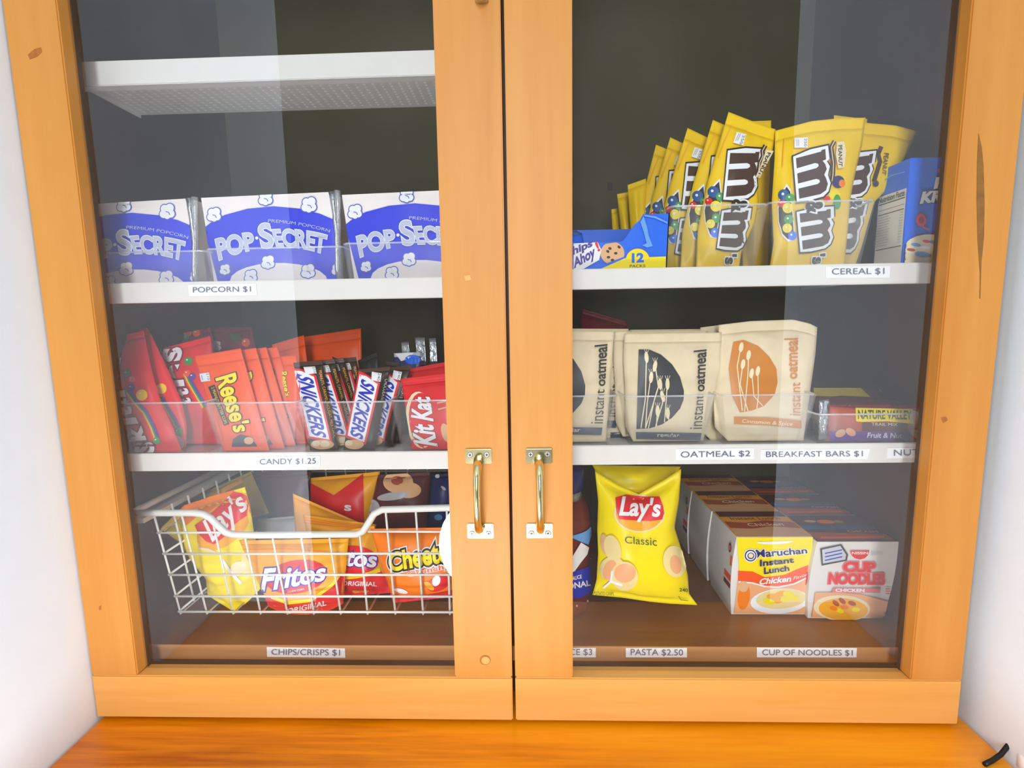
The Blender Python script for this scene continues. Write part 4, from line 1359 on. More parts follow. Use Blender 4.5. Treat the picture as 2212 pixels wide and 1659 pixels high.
for q, m in (('m', 'brown'),):
    mm_letter(it, pa, ZI, [(1570, 450), (1545, 760), (1735, 735), (1795, 405)])
    mm_letter(it, pa, ZI, [(1530, 860), (1490, 1180), (1640, 1190), (1730, 810)])
    it.text(pa, ZI, '&', [(1600, 775), (1590, 860), (1690, 850), (1705, 765)], 'dkbrown', bold=0.04, outs=(('white', .12),))
it.line(pa, ZI, [(1850, 360), (1825, 420), (1840, 480), (1815, 560), (1790, 640)], 34, 'brown')
it.text(pa, ZI, 'PEANUT', [(1870, 410), (1855, 580), (1885, 590), (1910, 415)], 'brown', bold=.01)
it.ell(pa, ZI, 1805, 655, 24, 26, 'slate')
it.done('yellow peanut candy bag at the cereal side, fanned out behind the front one', 'candy bag', 'yellow peanut candy bags')
it, pa = mmbag(ZI, (1012, 232), (1732, 128), 1565, 968, (.084, .074), 92, left=[(1000, 1120), (985, 800), (1008, 450), (1012, 232)],
               right=[(1592, 1000), (1612, 760), (1655, 540), (1702, 350), (1732, 128)], top=[(1012, 232), (1300, 155), (1550, 130), (1732, 128)])
it.ell(pa, ZI, 1510, 640, 50, 50, 'navy'); it.ell(pa, ZI, 1540, 652, 26, 30, 'hot'); it.ell(pa, ZI, 1478, 740, 46, 44, 'lemon'); it.ell(pa, ZI, 1500, 800, 30, 60, 'green'); it.ell(pa, ZI, 1420, 775, 26, 22, 'red')
mm_art(it, pa, ZI, AB)
mmb = it.done('yellow peanut candy bag frontmost in the right bin', 'candy bag', 'yellow peanut candy bags')
it, pa = mmbag(ZI, (1480, 108), (1745, 140), 1640, 1500, (.135, .125), 96)
it.done('yellow bag top peeking out between the two bags of the right bin', 'candy bag', 'yellow peanut candy bags')
for i, (tl, tr, br, bl, Y, lb) in enumerate((((720, 380), (910, 345), (1010, 850), (850, 850), .21, 'dim yellow wrapper behind the torn carton, tilted'),
                                             ((865, 255), (1120, 165), (1150, 850), (960, 850), .18, 'dim yellow wrapper behind the torn carton, tallest of three'),
                                             ((640, 590), (800, 560), (880, 900), (700, 900), .24, 'dim yellow wrapper behind the torn carton, lowest of three'))):
    it = Item('candy_wrapper')
    pa = Patch(ZH([tl])[0], ZH([tr])[0], drop(ZH([br])[0], Y - .01, SHB), drop(ZH([bl])[0], Y - .01, SHB), Y=(Y, Y - .01), bulge=.006, wr=.0012, seed=100 + i)
    it.pillow(pa, 'yellow', 'yellow', nu=14, nv=16)
    it.done(lb, 'candy wrapper', 'dim yellow wrappers behind the carton')

# cereal box
it = Item('cereal_box')
Y0 = 0.062
a = U(ZJ([(1175, 115)]), Y0)[0]; b = U(ZJ([(1020, 1345)]), Y0)[0]
xl_, xr_ = (a[0] + b[0]) / 2, (a[0] + b[0]) / 2 + .068
zt_ = a[2]
z0 = ZSR + .0008
it.box((xl_, Y0, z0), (xr_, Y0 + .046, zt_), 'blue', bev=.0004)
pf = Patch(None, None, None, None, corners=[(xl_, Y0, zt_), (xr_, Y0, zt_), (xr_, Y0, z0), (xl_, Y0, z0)])
ps = Patch(None, None, None, None, corners=[(xl_, Y0 + .046, zt_), (xl_, Y0, zt_), (xl_, Y0, z0), (xl_, Y0 + .046, z0)])


def quadbox(it, pa, u0, u1, v0, v1, m):
    u = np.array([u0, u1, u1, u0]); v = np.array([v0, v0, v1, v1])
    it.layer += 1
    it.add(pa.P(u, v, .0003 + .00004 * it.layer), [(0, 1, 2, 3)], m)


def uvz(pa):
    def f(p):
        p = np.atleast_2d(np.asarray(p, float))
        return PROJ(pa.P(p[:, 0], p[:, 1]))
    f.k = 1.0
    return f


quadbox(it, ps, .04, .96, .0, .74, 'carton')
zs_ = uvz(ps)
it.text(ps, zs_, 'Nutrition Facts', [(.07, .675), (.93, .675), (.93, .73), (.07, .73)], 'slate', bold=.02)
for k, (v, t) in enumerate(((.655, .010), (.60, .004), (.555, .008), (.22, .008))):
    quadbox(it, ps, .07, .93, v, v + t, 'slate')
for k in range(12):
    v = .53 - k * .025
    quadbox(it, ps, .07 if k % 3 else .05, .45 + .1 * ((k * 7) % 4) / 4, v, v + .007, 'grey')
    quadbox(it, ps, .82, .93, v, v + .007, 'grey')
it.line(ps, zs_, [(.1, .86), (.5, .90), (.95, .885)], 2.2, 'sky')
zf_ = ZJ
it.ell(pf, ZJ, 1560, 255, 120, 42, 'red', rot=-12)
it.ell(pf, ZJ, 1330, 1270, 330, 235, 'cream')
it.poly(pf, ZJ, [(1025, 1250), (1850, 1180), (1850, 1350), (1015, 1350)], 'cream')
for x, y, r, m in ((1180, 1160, 60, 'sky'), (1385, 1130, 55, 'sky'), (1260, 1275, 95, 'sky'), (1120, 1220, 50, 'rust'), (1300, 1120, 46, 'red'), (1290, 1190, 50, 'white'), (1450, 1220, 60, 'cream')):
    it.ell(pf, ZJ, x, y, r, r * .35, m, rot=8)
it.text(pf, ZJ, 'RICE', [(1385, 500), (1840, 455), (1840, 325), (1395, 360)], 'white', bold=.06, shear=.1, outs=(('teal', .11),))
it.text(pf, ZJ, 'KRISPIES', [(1215, 680), (1960, 610), (1960, 480), (1240, 530)], 'white', bold=.06, shear=.1, outs=(('navy', .11),))
it.ell(pf, ZJ, 1235, 870, 60, 75, 'red'); it.ell(pf, ZJ, 1235, 870, 30, 40, 'maroon'); it.line(pf, ZJ, [(1250, 930), (1265, 960), (1330, 985)], 20, 'red')
it.done('small blue rice cereal box with a nutrition panel on its side', 'cereal box')


# ================================================================== RIGHT SECTION, LOWER SHELF: OATMEAL AND BARS
def oat(z, tl, tr, brx, blx, Y, seed, ink, band, flavour, left=None, right=None, top=None, name='oatmeal_packet', art=True, q=None):
    it = Item(name)
    bl = drop(z([(blx, 1400)])[0], Y[1], ZCR + .003)
    br = drop(z([(brx, 1400)])[0], Y[1], ZCR + .003)
    c = lambda e: [tuple(k) for k in z(e)]
    pa = Patch(z([tl])[0], z([tr])[0], br, bl, Y=Y, bulge=.009, wr=.0013, seed=seed, m=(.04, .10), top=c(top) if top else None,
               left=([bl] + c(left)) if left else None, right=([br] + c(right)) if right else None)
    it.pillow(pa, 'kraftpaper', 'kraftpaper', back=.6)
    return it, pa


DSH = [(660, 560), (750, 558), (860, 606), (960, 695), (1030, 805), (1065, 930), (1062, 1010), (1030, 1090), (960, 1170), (870, 1230), (760, 1265), (640, 1272), (650, 900)]
STEMS = [((730, 600), (720, 1000), (680, 1265)), ((805, 680), (835, 900), (720, 1265)), ((770, 780), (735, 1040), (720, 1265)), ((850, 840), (800, 1000), (745, 1265)), ((915, 840), (900, 1060), (888, 1210)),
         ((870, 950), (870, 1040), (808, 1245)), ((825, 1080), (820, 1150), (815, 1245)), ((915, 1100), (920, 1150), (925, 1190))]


def oat_art(it, pa, z, ink, band, flavour, stem='cream'):
    it.poly(pa, z, DSH, ink)
    for st in STEMS:
        it.line(pa, z, st, 9, stem)
        x, y = st[0]
        it.ell(pa, z, x, y + 30, 19, 52, stem, rot=(x % 30) - 15, n=10)
        for k in (-1, 0, 1):
            it.line(pa, z, [(x + 8 * k, y - 10), (x + 22 * k, y - 46)], 4, stem)
    it.text(pa, z, 'instant', [(1220, 1268), (1235, 965), (1160, 965), (1112, 1268)], ink, bold=.0)
    it.text(pa, z, 'oatmeal', [(1240, 935), (1262, 560), (1145, 572), (1158, 935)], ink, bold=.018)
    it.poly(pa, z, [(632, 1296), (1215, 1305), (1205, 1372), (634, 1360)], band)
    it.text(pa, z, flavour, [(822, 1352), (1018, 1356), (1018, 1308), (822, 1304)], 'kraft', bold=.01)


# middle packets: front one, then those behind
it, pa = oat(ZK, (535, 418), (1405, 408), 1235, 612, (.092, .076), 111, 'slate', 'band', 'regular', left=[(545, 1250), (540, 900), (525, 650), (535, 418)],
             right=[(1260, 1300), (1345, 960), (1400, 720), (1405, 408)])
oat_art(it, pa, ZK, 'slate', 'band', 'regular')
oatm = it.done('kraft oatmeal packet with a dark printed half circle, frontmost in the middle bin', 'oatmeal packet', 'kraft oatmeal packets')
for dx, dy, dz, rz, lb in ((-.009, .017, .002, .02, 'kraft oatmeal packet just behind the middle one, cream edge showing'),
                           (-.024, .036, -.008, .04, 'kraft oatmeal packet third in the middle bin, sticking out on the stile side'),
                           (.017, .054, .003, -.03, 'kraft oatmeal packet in the middle bin sticking out on the hinge side'),
                           (.004, .072, .002, .0, 'shadowed kraft oatmeal packet last in the middle bin')):
    copy_item(oatm, (dx, dy, dz), lb, rz=rz)
# packet beside the middle stile
it, pa = oat(ZK, (-330, 395), (442, 398), 368, -240, (.092, .076), 112, 'slate', 'band', 'regular', right=[(370, 1350), (400, 1000), (425, 650), (442, 398)])
oat_art(it, pa, ZK.sh(-882, -48), 'slate', 'band', 'regular')
oatl = it.done('kraft oatmeal packet with a dark half circle, cut off by the middle stile', 'oatmeal packet', 'kraft oatmeal packets')
copy_item(oatl, (.022, .030, .002), 'shadowed kraft oatmeal packet behind the one beside the middle stile', rz=-.03)
# cinnamon packet
it, pa = oat(ZL, (215, 172), (1086, 195), 955, 290, (.094, .074), 113, 'spice', 'spice', '', top=[(215, 172), (500, 138), (870, 125), (1020, 160), (1086, 195)],
             right=[(965, 1180), (1032, 700), (1070, 430), (1086, 195)], left=[(180, 1080), (170, 850), (215, 540), (215, 172)])
it.poly(pa, ZL, [(340, 322), (430, 305), (560, 358), (660, 455), (722, 560), (732, 680), (705, 790), (610, 890), (500, 930), (400, 945), (330, 800), (300, 560)], 'spice')
for st in (((410, 350), (375, 540), (420, 930)), ((475, 420), (470, 600), (440, 935)), ((425, 500), (400, 700), (470, 935)), ((555, 560), (560, 800), (545, 930)), ((500, 580), (520, 800), (600, 890))):
    it.line(pa, ZL, st, 9, 'cream')
    it.ell(pa, ZL, st[0][0], st[0][1] + 20, 20, 46, 'cream', rot=10, n=10)
it.text(pa, ZL, 'instant', [(935, 975), (930, 680), (850, 680), (838, 968)], 'spice')
it.text(pa, ZL, 'oatmeal', [(905, 650), (912, 288), (790, 292), (815, 650)], 'spice', bold=.015)
it.poly(pa, ZL, [(345, 984), (640, 990), (938, 1018), (940, 1088), (640, 1060), (345, 1048)], 'spice')
it.text(pa, ZL, 'Cinnamon & Spice', [(415, 1046), (862, 1074), (862, 1030), (415, 1004)], 'kraft', shear=.2, bold=.01)
oatc = it.done('kraft oatmeal packet with an orange printed half circle', 'oatmeal packet', 'kraft oatmeal packets')
copy_item(oatc, (-.014, .022, -.003), 'kraft oatmeal packet slumped behind the orange-printed one', rz=.08)
# dark things at the back of this shelf
it = Item('snack_bag')
pa = Patch(ZK([(150, 190)])[0], ZK([(560, 310)])[0], drop(ZK([(600, 700)])[0], .2, ZCR + .003), drop(ZK([(100, 700)])[0], .2, ZCR + .003), Y=(.22, .20), bulge=.02, wr=.002, seed=115)
it.pillow(pa, 'maroon', 'maroon', nu=16, nv=18)
it.done('dim reddish-brown snack bag at the back behind the oatmeal packets', 'snack bag')

# fruit and nut bars
it = Item('granola_bar')
pa = Patch(*ZL([(1150, 878), (2090, 880)]), drop(ZL([(2080, 1180)])[0], .072, ZCR + .002), drop(ZL([(1150, 1180)])[0], .072, ZCR + .002), Y=(.080, .072), bulge=.009, wr=.0007, seed=121, m=(.02, .04), flatx=.05)
it.pillow(pa, 'rust', back=1.0)
it.poly(pa, ZL, [(1150, 820), (2100, 820), (2100, 900), (1600, 930), (1200, 890)], 'maroon')
it.poly(pa, ZL, [(1190, 1110), (1430, 1115), (1900, 1120), (1890, 1230), (1190, 1230)], 'purple')
it.poly(pa, ZL, [(1480, 1030), (1880, 1040), (1880, 1118), (1480, 1112)], 'wine')
it.poly(pa, ZL, [(1420, 905), (1926, 915), (1932, 1046), (1880, 1042), (1700, 1024), (1480, 1030), (1424, 1024)], 'lemon')
it.text(pa, ZL, 'NATURE VALLEY', [(1440, 1005), (1915, 1010), (1915, 930), (1440, 922)], 'leaf', bold=.03)
it.text(pa, ZL, 'TRAIL MIX', [(1560, 1062), (1790, 1066), (1790, 1040), (1560, 1036)], 'cream')
it.text(pa, ZL, 'Fruit & Nut', [(1520, 1170), (1830, 1174), (1830, 1128), (1520, 1124)], 'white', bold=.02, shear=.15)
for x, y, m in ((1285, 1130, 'tan'), (1375, 1120, 'peach'), (1950, 1135, 'chip')):
    it.ell(pa, ZL, x, y, 48, 32, m, rot=-25 if x < 1300 else 30)
pe = Patch(*ZL([(1105, 845), (1200, 830)]), *ZL([(1180, 1190), (1100, 1190)]), Y=(.070, .070), bulge=.002, wr=.0012, seed=122)
it.pillow(pe, 'foil', nu=10, nv=14) if False else None
us, vs = np.meshgrid(np.linspace(0, 1, 9), np.linspace(0, 1, 15))
A_ = pe.P(us.ravel(), vs.ravel(), .0)
A_ = A_ + np.array([0, 1, 0]) * (.0012 * np.sin(vs.ravel() * 40))[:, None]
A_[:, 2] = np.maximum(A_[:, 2], ZCR + .003)
Fs_ = [(j * 9 + i, j * 9 + i + 1, j * 9 + i + 10, j * 9 + i + 9) for j in range(14) for i in range(8)]
nA = len(A_)
ring_ = list(range(9)) + [j * 9 + 8 for j in range(1, 15)] + [14 * 9 + i for i in range(7, -1, -1)] + [j * 9 for j in range(13, 0, -1)]
it.add(list(A_) + list(A_ + np.array([0, .0008, 0])), Fs_ + [tuple(x + nA for x in f[::-1]) for f in Fs_] + [(a, a + nA, b + nA, b) for a, b in zip(ring_, ring_[1:] + ring_[:1])], 'foil', 'end_seal', True)
it.done('red-brown fruit and nut bar with a yellow name strip, front of the low bin', 'granola bar', 'fruit and nut bars')
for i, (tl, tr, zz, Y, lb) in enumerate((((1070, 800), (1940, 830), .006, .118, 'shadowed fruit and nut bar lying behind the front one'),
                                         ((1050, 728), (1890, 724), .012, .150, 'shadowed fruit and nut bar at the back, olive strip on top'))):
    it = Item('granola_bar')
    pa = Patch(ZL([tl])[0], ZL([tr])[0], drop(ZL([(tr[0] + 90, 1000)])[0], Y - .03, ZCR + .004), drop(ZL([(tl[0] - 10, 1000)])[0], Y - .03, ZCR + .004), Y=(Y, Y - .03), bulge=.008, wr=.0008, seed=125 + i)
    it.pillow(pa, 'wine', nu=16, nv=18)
    if i:
        it.poly(pa, ZL, [(1050, 732), (1470, 732), (1550, 812), (1300, 800), (1060, 818)], 'olive')
        it.line(pa, ZL, [(1750, 690), (1800, 770), (1860, 835)], 26, 'silver')
    it.done(lb, 'granola bar', 'fruit and nut bars')


# ================================================================== RIGHT SECTION, CABINET FLOOR
# sauce jar
it = Item('sauce_jar')
ce = U([(1203, 1336)], .125)[0]
jx, jy, jz = ce[0], .125, ZFL + .0006
R = U([(1279, 1250)], .105)[0][0] - jx
sc_ = R / .040
Hh = U([(1203, 1004)], .125)[0][2] - jz
it.lathe((jx, jy, jz), [(R * .86, 0), (R * .96, .004), (R, .012), (R, .62 * Hh), (R * .97, .68 * Hh), (R * .88, .74 * Hh), (R * .76, .79 * Hh)], 'sauce', '', 40)
it.lathe((jx, jy, jz), [(R * .76, .79 * Hh), (R * .72, .83 * Hh), (R * .70, .845 * Hh)], 'cello', 'neck', 40)
it.lathe((jx, jy, jz), [(R * .78, .845 * Hh), (R * .80, .85 * Hh), (R * .80, .985 * Hh), (R * .76, 1.0 * Hh)], 'navy', 'lid', 40)


class Cyl:
    def __init__(s, r):
        s.r = r
        s._inv = None
        s.n = np.array([0, -1.0, 0])

    def P(s, u, v, off=0.0):
        q = (np.asarray(u, float) - .5) * math.pi * .98
        rr = s.r + off
        return np.stack([jx + rr * np.sin(q), jy - rr * np.cos(q), jz + .012 + np.asarray(v, float) * (.60 * Hh - .012)], 1)
    inv = Patch.inv


pc = Cyl(R + .0004)
it.poly(pc, ZM, [(-80, 470), (120, 420), (180, 500), (225, 585), (100, 570), (-80, 560)], 'white')
it.poly(pc, ZM, [(-80, 640), (60, 620), (170, 660), (260, 640), (275, 760), (240, 860), (60, 780), (-80, 760)], 'sky')
it.poly(pc, ZM, [(-80, 1200), (-20, 1150), (75, 985), (165, 835), (248, 890), (230, 960), (160, 1050), (90, 1150), (-20, 1240)], 'white')
it.poly(pc, ZM, [(-80, 1170), (60, 1150), (180, 1110), (285, 1080), (285, 1350), (150, 1420), (-80, 1440)], 'snblue')
it.text(pc, ZM, 'TRADITIONAL', [(-300, 1390), (262, 1290), (255, 1230), (-300, 1310)], 'white', bold=.03)
it.text(pc, ZM, 'SAUCE', [(60, 1240), (170, 1210), (168, 1170), (58, 1195)], 'white', bold=.02)
for x, y in ((120, 1500), (200, 1560), (110, 1600), (230, 1450)):
    it.ell(pc, ZM, x, y, 9, 12, 'peach', n=8)
it.done('jar of red-brown sauce with a navy lid, mostly behind the middle stile', 'jar')

# upright yellow chips
it = Item('chip_bag')
cM = lambda e: [tuple(q) for q in ZM(e)]
Yb = .095
blp, brp = ZM([(292, 1390)])[0], ZM([(1398, 1498)])[0]
pa = Patch(ZM([(318, 85)])[0], ZM([(1226, 62)])[0], brp, blp, Y=(.115, .112, .085, .088), bulge=.024, wr=.0012, seed=131, m=(.05, .06),
           top=cM([(318, 85), (560, 235), (780, 330), (900, 262), (1060, 172), (1226, 62)]), bottom=cM([(292, 1390), (600, 1418), (900, 1462), (1110, 1482), (1398, 1498)]),
           left=cM([(292, 1390), (335, 1230), (352, 950), (342, 700), (352, 400), (318, 85)]), right=cM([(1398, 1498), (1308, 1375), (1296, 1180), (1225, 900), (1155, 680), (1203, 400), (1226, 62)]))
it.pillow(pa, 'lemon', nu=34, nv=40, back=.7)
it.ell(pa, ZM, 785, 530, 268, 198, 'cream'); it.ell(pa, ZM, 785, 530, 250, 186, 'gold')
it.layer += 16
it.poly(pa, ZM, [(530, 360), (640, 328), (830, 352), (992, 348), (1032, 450), (1042, 525), (1022, 592), (900, 608), (720, 600), (570, 588), (540, 500)], 'redbright')
it.layer += 9
it.text(pa, ZM, "Lay's", [(560, 612), (1000, 622), (1006, 368), (586, 335)], 'white', bold=.03, shear=.12)
it.text(pa, ZM, 'Classic', [(630, 838), (966, 868), (960, 778), (630, 768)], 'leaf', bold=.0)
it.ell(pa, ZM, 415, 850, 45, 110, 'tan', rot=-10); it.ell(pa, ZM, 500, 900, 85, 150, 'chip', rot=-15)
it.ell(pa, ZM, 500, 1110, 140, 130, 'chip'); it.ell(pa, ZM, 470, 1120, 70, 110, 'peach', rot=20)
it.ell(pa, ZM, 625, 1185, 140, 155, 'chip', rot=-10); it.ell(pa, ZM, 630, 1150, 115, 100, 'peach', rot=-10)
it.line(pa, ZM, [(400, 1310), (480, 1240), (495, 1130)], 22, 'white'); it.line(pa, ZM, [(480, 1240), (600, 1280)], 24, 'white')
it.ell(pa, ZM, 1150, 1030, 122, 168, 'chip', rot=-10); it.ell(pa, ZM, 1160, 1060, 60, 100, 'peach', rot=-10)
it.text(pa, ZM, 'POTATO CHIPS', [(300, 1378), (512, 1385), (512, 1352), (300, 1342)], 'leaf')
it.text(pa, ZM, '240', [(1198, 1342), (1288, 1350), (1288, 1312), (1198, 1306)], 'leaf', bold=.02)
it.line(pa, ZM, [(1190, 1390), (1215, 1430), (1290, 1440)], 6, 'leaf')
# folded-back top flap
fl = Patch(ZM([(290, 22)])[0], ZM([(1220, 40)])[0], ZM([(1100, 330)])[0], ZM([(450, 330)])[0], Y=(.150, .148, .128, .130), bulge=.006, wr=.0015, seed=132)
us, vs = np.meshgrid(np.linspace(0, 1, 21), np.linspace(0, 1, 15))
A_ = fl.P(us.ravel(), vs.ravel())
Fs_ = [(j * 21 + i, j * 21 + i + 1, j * 21 + i + 22, j * 21 + i + 21) for j in range(14) for i in range(20)]
nA = len(A_)
ring_ = list(range(21)) + [j * 21 + 20 for j in range(1, 15)] + [14 * 21 + i for i in range(19, -1, -1)] + [j * 21 for j in range(13, 0, -1)]
it.add(list(A_) + list(A_ + np.array([0, .001, 0])), Fs_ + [tuple(x + nA for x in f[::-1]) for f in Fs_] + [(a, a + nA, b + nA, b) for a, b in zip(ring_, ring_[1:] + ring_[:1])], 'lemon', 'top_flap', True)
it.done('yellow chip bag with a round red logo standing upright on the cabinet floor', 'chip bag')


# noodle cups in card sleeves
def noodle(z, tl, tr, br, bl, Y, depth, label, kind, seed):
    it = Item('noodle_cup_box')
    a, b = U(z([tl]), Y)[0], U(z([tr]), Y)[0]
    zt = (a[2] + b[2]) / 2
    c, d = U(z([br]), Y)[0], U(z([bl]), Y)[0]
    z0 = ZFL + .0008
    x0t, x1t, x0b, x1b = a[0], b[0], d[0], c[0]
    hgt = zt - z0
    # curved front and back panels of the sleeve, flat top and bottom
    n = 12
    prof = []
    for k in range(n + 1):
        f = k / n
        prof.append((.006 * math.sin(math.pi * f) * 0 + .004 * (1 - f), z0 + hgt * f, x0b + (x0t - x0b) * f - .0035 * math.sin(math.pi * f), x1b + (x1t - x1b) * f + .0035 * math.sin(math.pi * f)))
    V, Fs = [], []
    for dy, zz, xl, xr in prof:
        V += [(xl, Y + dy, zz), (xr, Y + dy, zz), (xr, Y + depth - dy, zz), (xl, Y + depth - dy, zz)]
    for k in range(n):
        o = 4 * k
        for e in range(4):
            Fs.append((o + e, o + (e + 1) % 4, o + 4 + (e + 1) % 4, o + 4 + e))
    Fs += [(3, 2, 1, 0), tuple(4 * n + e for e in range(4))]
    it.add(V, Fs, 'carton')
    pf = Patch(None, None, None, None, corners=[(x0t, Y, zt), (x1t, Y, zt), (x1b, Y + .004, z0), (x0b, Y + .004, z0)])
    pt = Patch(None, None, None, None, corners=[(x0t, Y + depth, zt), (x1t, Y + depth, zt), (x1t, Y, zt), (x0t, Y, zt)])
    ps = Patch(None, None, None, None, corners=[(x0t, Y + depth, zt), (x0t, Y, zt), (x0b, Y + .004, z0), (x0b, Y + depth - .004, z0)])
    ut, us_ = uvz(pt), uvz(ps)
    it.layer = 0
    if kind == 'yellow':
        it.poly(pt, ut, [(.0, .0), (1, .0), (1, 1), (0, 1)], 'gold', step=40)
        it.poly(pt, ut, [(.02, .02), (.98, .02), (.98, .28), (.6, .34), (.3, .26), (.02, .3)], 'tan', step=20)
        it.poly(pt, ut, [(.02, .30), (.3, .27), (.6, .36), (.98, .28), (.98, .52), (.6, .6), (.3, .5), (.02, .56)], 'rust', step=20)
        it.text(pt, ut, 'Chicken', [(.3, .36), (.8, .38), (.8, .5), (.3, .48)], 'cream', bold=.02)
        it.poly(pt, ut, [(.02, .75), (.98, .75), (.98, .98), (.02, .98)], 'wine', step=20)
        it.text(pt, ut, 'Instant Lunch', [(.15, .62), (.85, .62), (.85, .74), (.15, .74)], 'brown')
    else:
        it.poly(pt, ut, [(.0, .0), (1, .0), (1, 1), (0, 1)], 'wine', step=40)
        it.poly(pt, ut, [(.03, .05), (.97, .05), (.97, .25), (.03, .32)], 'rust', step=20)
        it.line(pt, ut, [(.1, .12), (.4, .12), (.9, .14)], 4, 'orange')
        it.poly(pt, ut, [(.03, .42), (.97, .42), (.97, .55), (.03, .58)], 'teal', step=20)
        it.ell(pt, ut, .45, .72, .12, .08, 'hot'); it.ell(pt, ut, .25, .74, .08, .05, 'tan'); it.ell(pt, ut, .62, .72, .07, .05, 'olive')
        it.text(pt, ut, 'CHICKEN', [(.55, .30), (.92, .28), (.92, .36), (.55, .38)], 'peach')
    return it, pf, ps, us_


it, pf, ps, us_ = noodle(ZN, (495, 602), (1112, 600), (1072, 1225), (462, 1225), .098, .080, '', 'yellow', 1)
it.poly(pf, ZN, [(495, 600), (1112, 598), (1090, 840), (900, 930), (700, 925), (512, 880)], 'lemon')
it.poly(pf, ZN, [(505, 872), (620, 878), (720, 925), (880, 905), (980, 860), (1090, 820), (1085, 905), (950, 975), (800, 1000), (690, 990), (600, 960), (502, 955)], 'orange')
it.poly(pf, ZN, [(500, 958), (600, 965), (690, 995), (800, 1005), (950, 980), (1083, 915), (1068, 1220), (470, 1220)], 'peach')
it.line(pf, ZN, [(505, 962), (620, 972), (720, 1000), (830, 1006), (960, 978), (1083, 918)], 12, 'white')
it.ell(pf, ZN, 548, 1085, 50, 105, 'hot', rot=8); it.ell(pf, ZN, 545, 1000, 40, 45, 'tan')
it.ell(pf, ZN, 840, 1118, 240, 102, 'white', rot=-4); it.ell(pf, ZN, 850, 1100, 205, 80, 'chip', rot=-4)
for x, y in ((780, 1080), (840, 1060), (910, 1060), (820, 1110), (890, 1100), (750, 1120), (950, 1090)):
    it.ell(pf, ZN, x, y, 48, 24, 'lemon' if x % 20 else 'gold', rot=x % 40 - 20)
it.ell(pf, ZN, 800, 632, 150, 22, 'white', rot=-2, a0=0, a1=180)
it.text(pf, ZN, 'Maruchan', [(645, 765), (1062, 728), (1055, 680), (640, 698)], 'white', bold=.03, outs=(('white', .09),))
it.text(pf, ZN, 'Maruchan', [(645, 765), (1062, 728), (1055, 680), (640, 698)], 'navy', bold=.025)
it.ell(pf, ZN, 600, 745, 55, 55, 'white'); it.ell(pf, ZN, 600, 745, 48, 48, 'navy'); it.ell(pf, ZN, 600, 745, 38, 38, 'white'); it.ell(pf, ZN, 602, 747, 28, 27, 'navy'); it.ell(pf, ZN, 602, 745, 20, 19, 'cream')
it.text(pf, ZN, 'Instant', [(675, 834), (952, 802), (948, 758), (675, 780)], 'navy', bold=.03)
it.text(pf, ZN, 'Lunch', [(708, 896), (915, 868), (910, 824), (708, 842)], 'navy', bold=.03)
it.text(pf, ZN, 'Chicken', [(668, 980), (930, 955), (925, 905), (675, 930)], 'white', bold=.03, shear=.2)
it.text(pf, ZN, 'Flavor', [(945, 942), (1062, 905), (1060, 882), (945, 915)], 'white', shear=.2)
it.ell(ps, us_, .88, .82, .05, .06, 'maroon'); it.ell(ps, us_, .88, .82, .03, .035, 'pink')
it.poly(ps, us_, [(.72, .42), (.99, .42), (.99, .50), (.72, .50)], 'orange'); it.poly(ps, us_, [(.72, .33), (.99, .33), (.99, .39), (.72, .39)], 'maroon')
it.poly(ps, us_, [(.93, .62), (.99, .62), (.99, .74), (.93, .74)], 'hot')
n1 = it.done('yellow and orange chicken noodle cup in a card sleeve, front row', 'noodle cup box', 'noodle cup boxes')
it, pf, ps, us_ = noodle(ZN, (1150, 645), (1815, 640), (1705, 1240), (1090, 1245), .090, .080, '', 'red', 2)
it.text(pf, ZN, 'CUP', [(1352, 882), (1625, 885), (1615, 802), (1362, 798)], 'redbright', bold=.05, outs=(('pink', .12),), space=.95)
it.text(pf, ZN, 'NOODLES', [(1232, 980), (1695, 985), (1690, 892), (1242, 890)], 'redbright', bold=.05, outs=(('pink', .11),), space=.95)
it.poly(pf, ZN, [(1410, 706), (1568, 706), (1556, 745), (1530, 770), (1490, 780), (1450, 770), (1424, 745)], 'redbright')
it.text(pf, ZN, 'NISSIN', [(1425, 738), (1555, 738), (1555, 716), (1425, 716)], 'white', bold=.02)
it.poly(pf, ZN, [(1168, 690), (1340, 655), (1395, 740), (1385, 790), (1180, 830)], 'slate'); it.poly(pf, ZN, [(1182, 700), (1330, 668), (1378, 740), (1370, 780), (1190, 812)], 'silver')
for k in range(3):
    it.line(pf, ZN, [(1205, 730 + 28 * k), (1345, 700 + 28 * k)], 9, 'snblue')
for k in range(9):
    it.line(pf, ZN, [(1585 + 10 * k, 708), (1585 + 10 * k, 742)], 3, 'grey')
it.poly(pf, ZN, [(1125, 1045), (1330, 1042), (1500, 1060), (1715, 1120), (1706, 1240), (1096, 1245)], 'peach')
it.ell(pf, ZN, 1340, 1170, 230, 105, 'cream', rot=3); it.ell(pf, ZN, 1350, 1180, 200, 90, 'gold', rot=3)
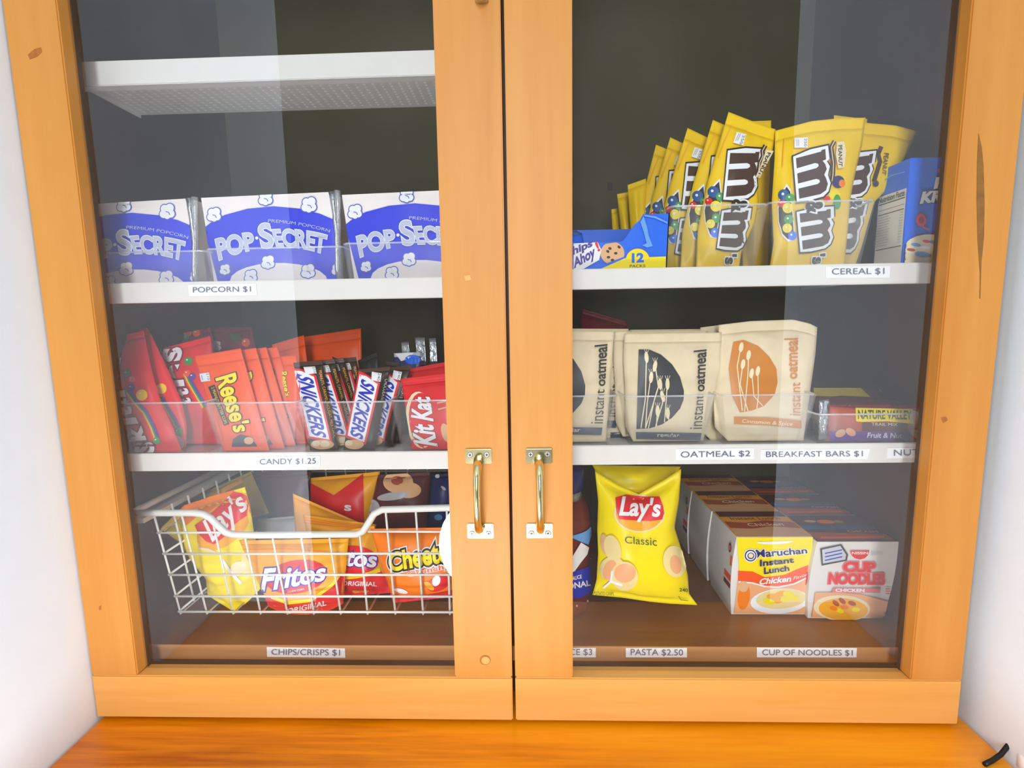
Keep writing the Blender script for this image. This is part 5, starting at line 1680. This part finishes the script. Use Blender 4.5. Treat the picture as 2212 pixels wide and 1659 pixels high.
for x, y, m in ((1290, 1130, 'rust'), (1360, 1160, 'hot'), (1320, 1190, 'lemon'), (1420, 1130, 'rust'), (1270, 1170, 'hot'), (1450, 1180, 'lemon'), (1340, 1110, 'rust')):
    it.ell(pf, ZN, x, y, 34, 18, m, rot=x % 50)
it.poly(pf, ZN, [(1262, 1006), (1650, 1010), (1645, 1044), (1258, 1040)], 'pink')
it.text(pf, ZN, 'CHICKEN', [(1285, 1036), (1520, 1038), (1520, 1010), (1285, 1008)], 'white', bold=.04)
for k, y in enumerate((1012, 1030, 1048)):
    it.line(pf, ZN, [(1690, y), (1728, y)], 7, 'red')
it.ell(ps, us_, .9, .5, .06, .1, 'red')
n2 = it.done('white and red chicken noodle cup in a card sleeve, front row beside the hinge wall', 'noodle cup box', 'noodle cup boxes')
it, pf, ps, us_ = noodle(ZN, (495, 602), (1112, 600), (1072, 1225), (462, 1225), .098, .080, '', 'yellow', 3)
it.text(ps, us_, 'CE', [(.55, .70), (.9, .70), (.9, .82), (.55, .82)], 'slate', bold=.02)
n3 = it.done('noodle cup box with black letters on its side, second in the yellow row', 'noodle cup box', 'noodle cup boxes')
n3.location.y += .0825
n3.location.x -= .001
copy_item(n1, (-.002, .165, 0), 'noodle cup box last in the yellow row, in shadow')
copy_item(n2, (.001, .0825, 0), 'noodle cup box second in the white and red row')
copy_item(n2, (.0, .165, 0), 'noodle cup box last in the white and red row, in shadow')

# ================================================================== CORNER OF THE COUNTER
it = Item('power_cord')
pts = [(2262, 1556, -.028), (2212, 1578, -.030), (2186, 1600, -.034), (2162, 1630, -.038), (2142, 1660, -.0415), (2122, 1694, -.046)]
P_ = []
for x, y, Y in pts:
    p = U([(x, y)], Y)[0]
    P_.append((p[0], p[1], max(p[2], ZCT + .0024)))
it.tube(P_, .0022, 'black', n=8)
pl_ = U([(2222, 1650)], -.05)[0]
it.lathe((pl_[0], pl_[1], ZCT + .0005), [(.006, 0), (.0085, .002), (.0085, .014), (.006, .018), (.003, .019)], 'white', 'plug', 18)
it.done('black power cord with a white plug in the corner of the counter by the wall', 'cord')
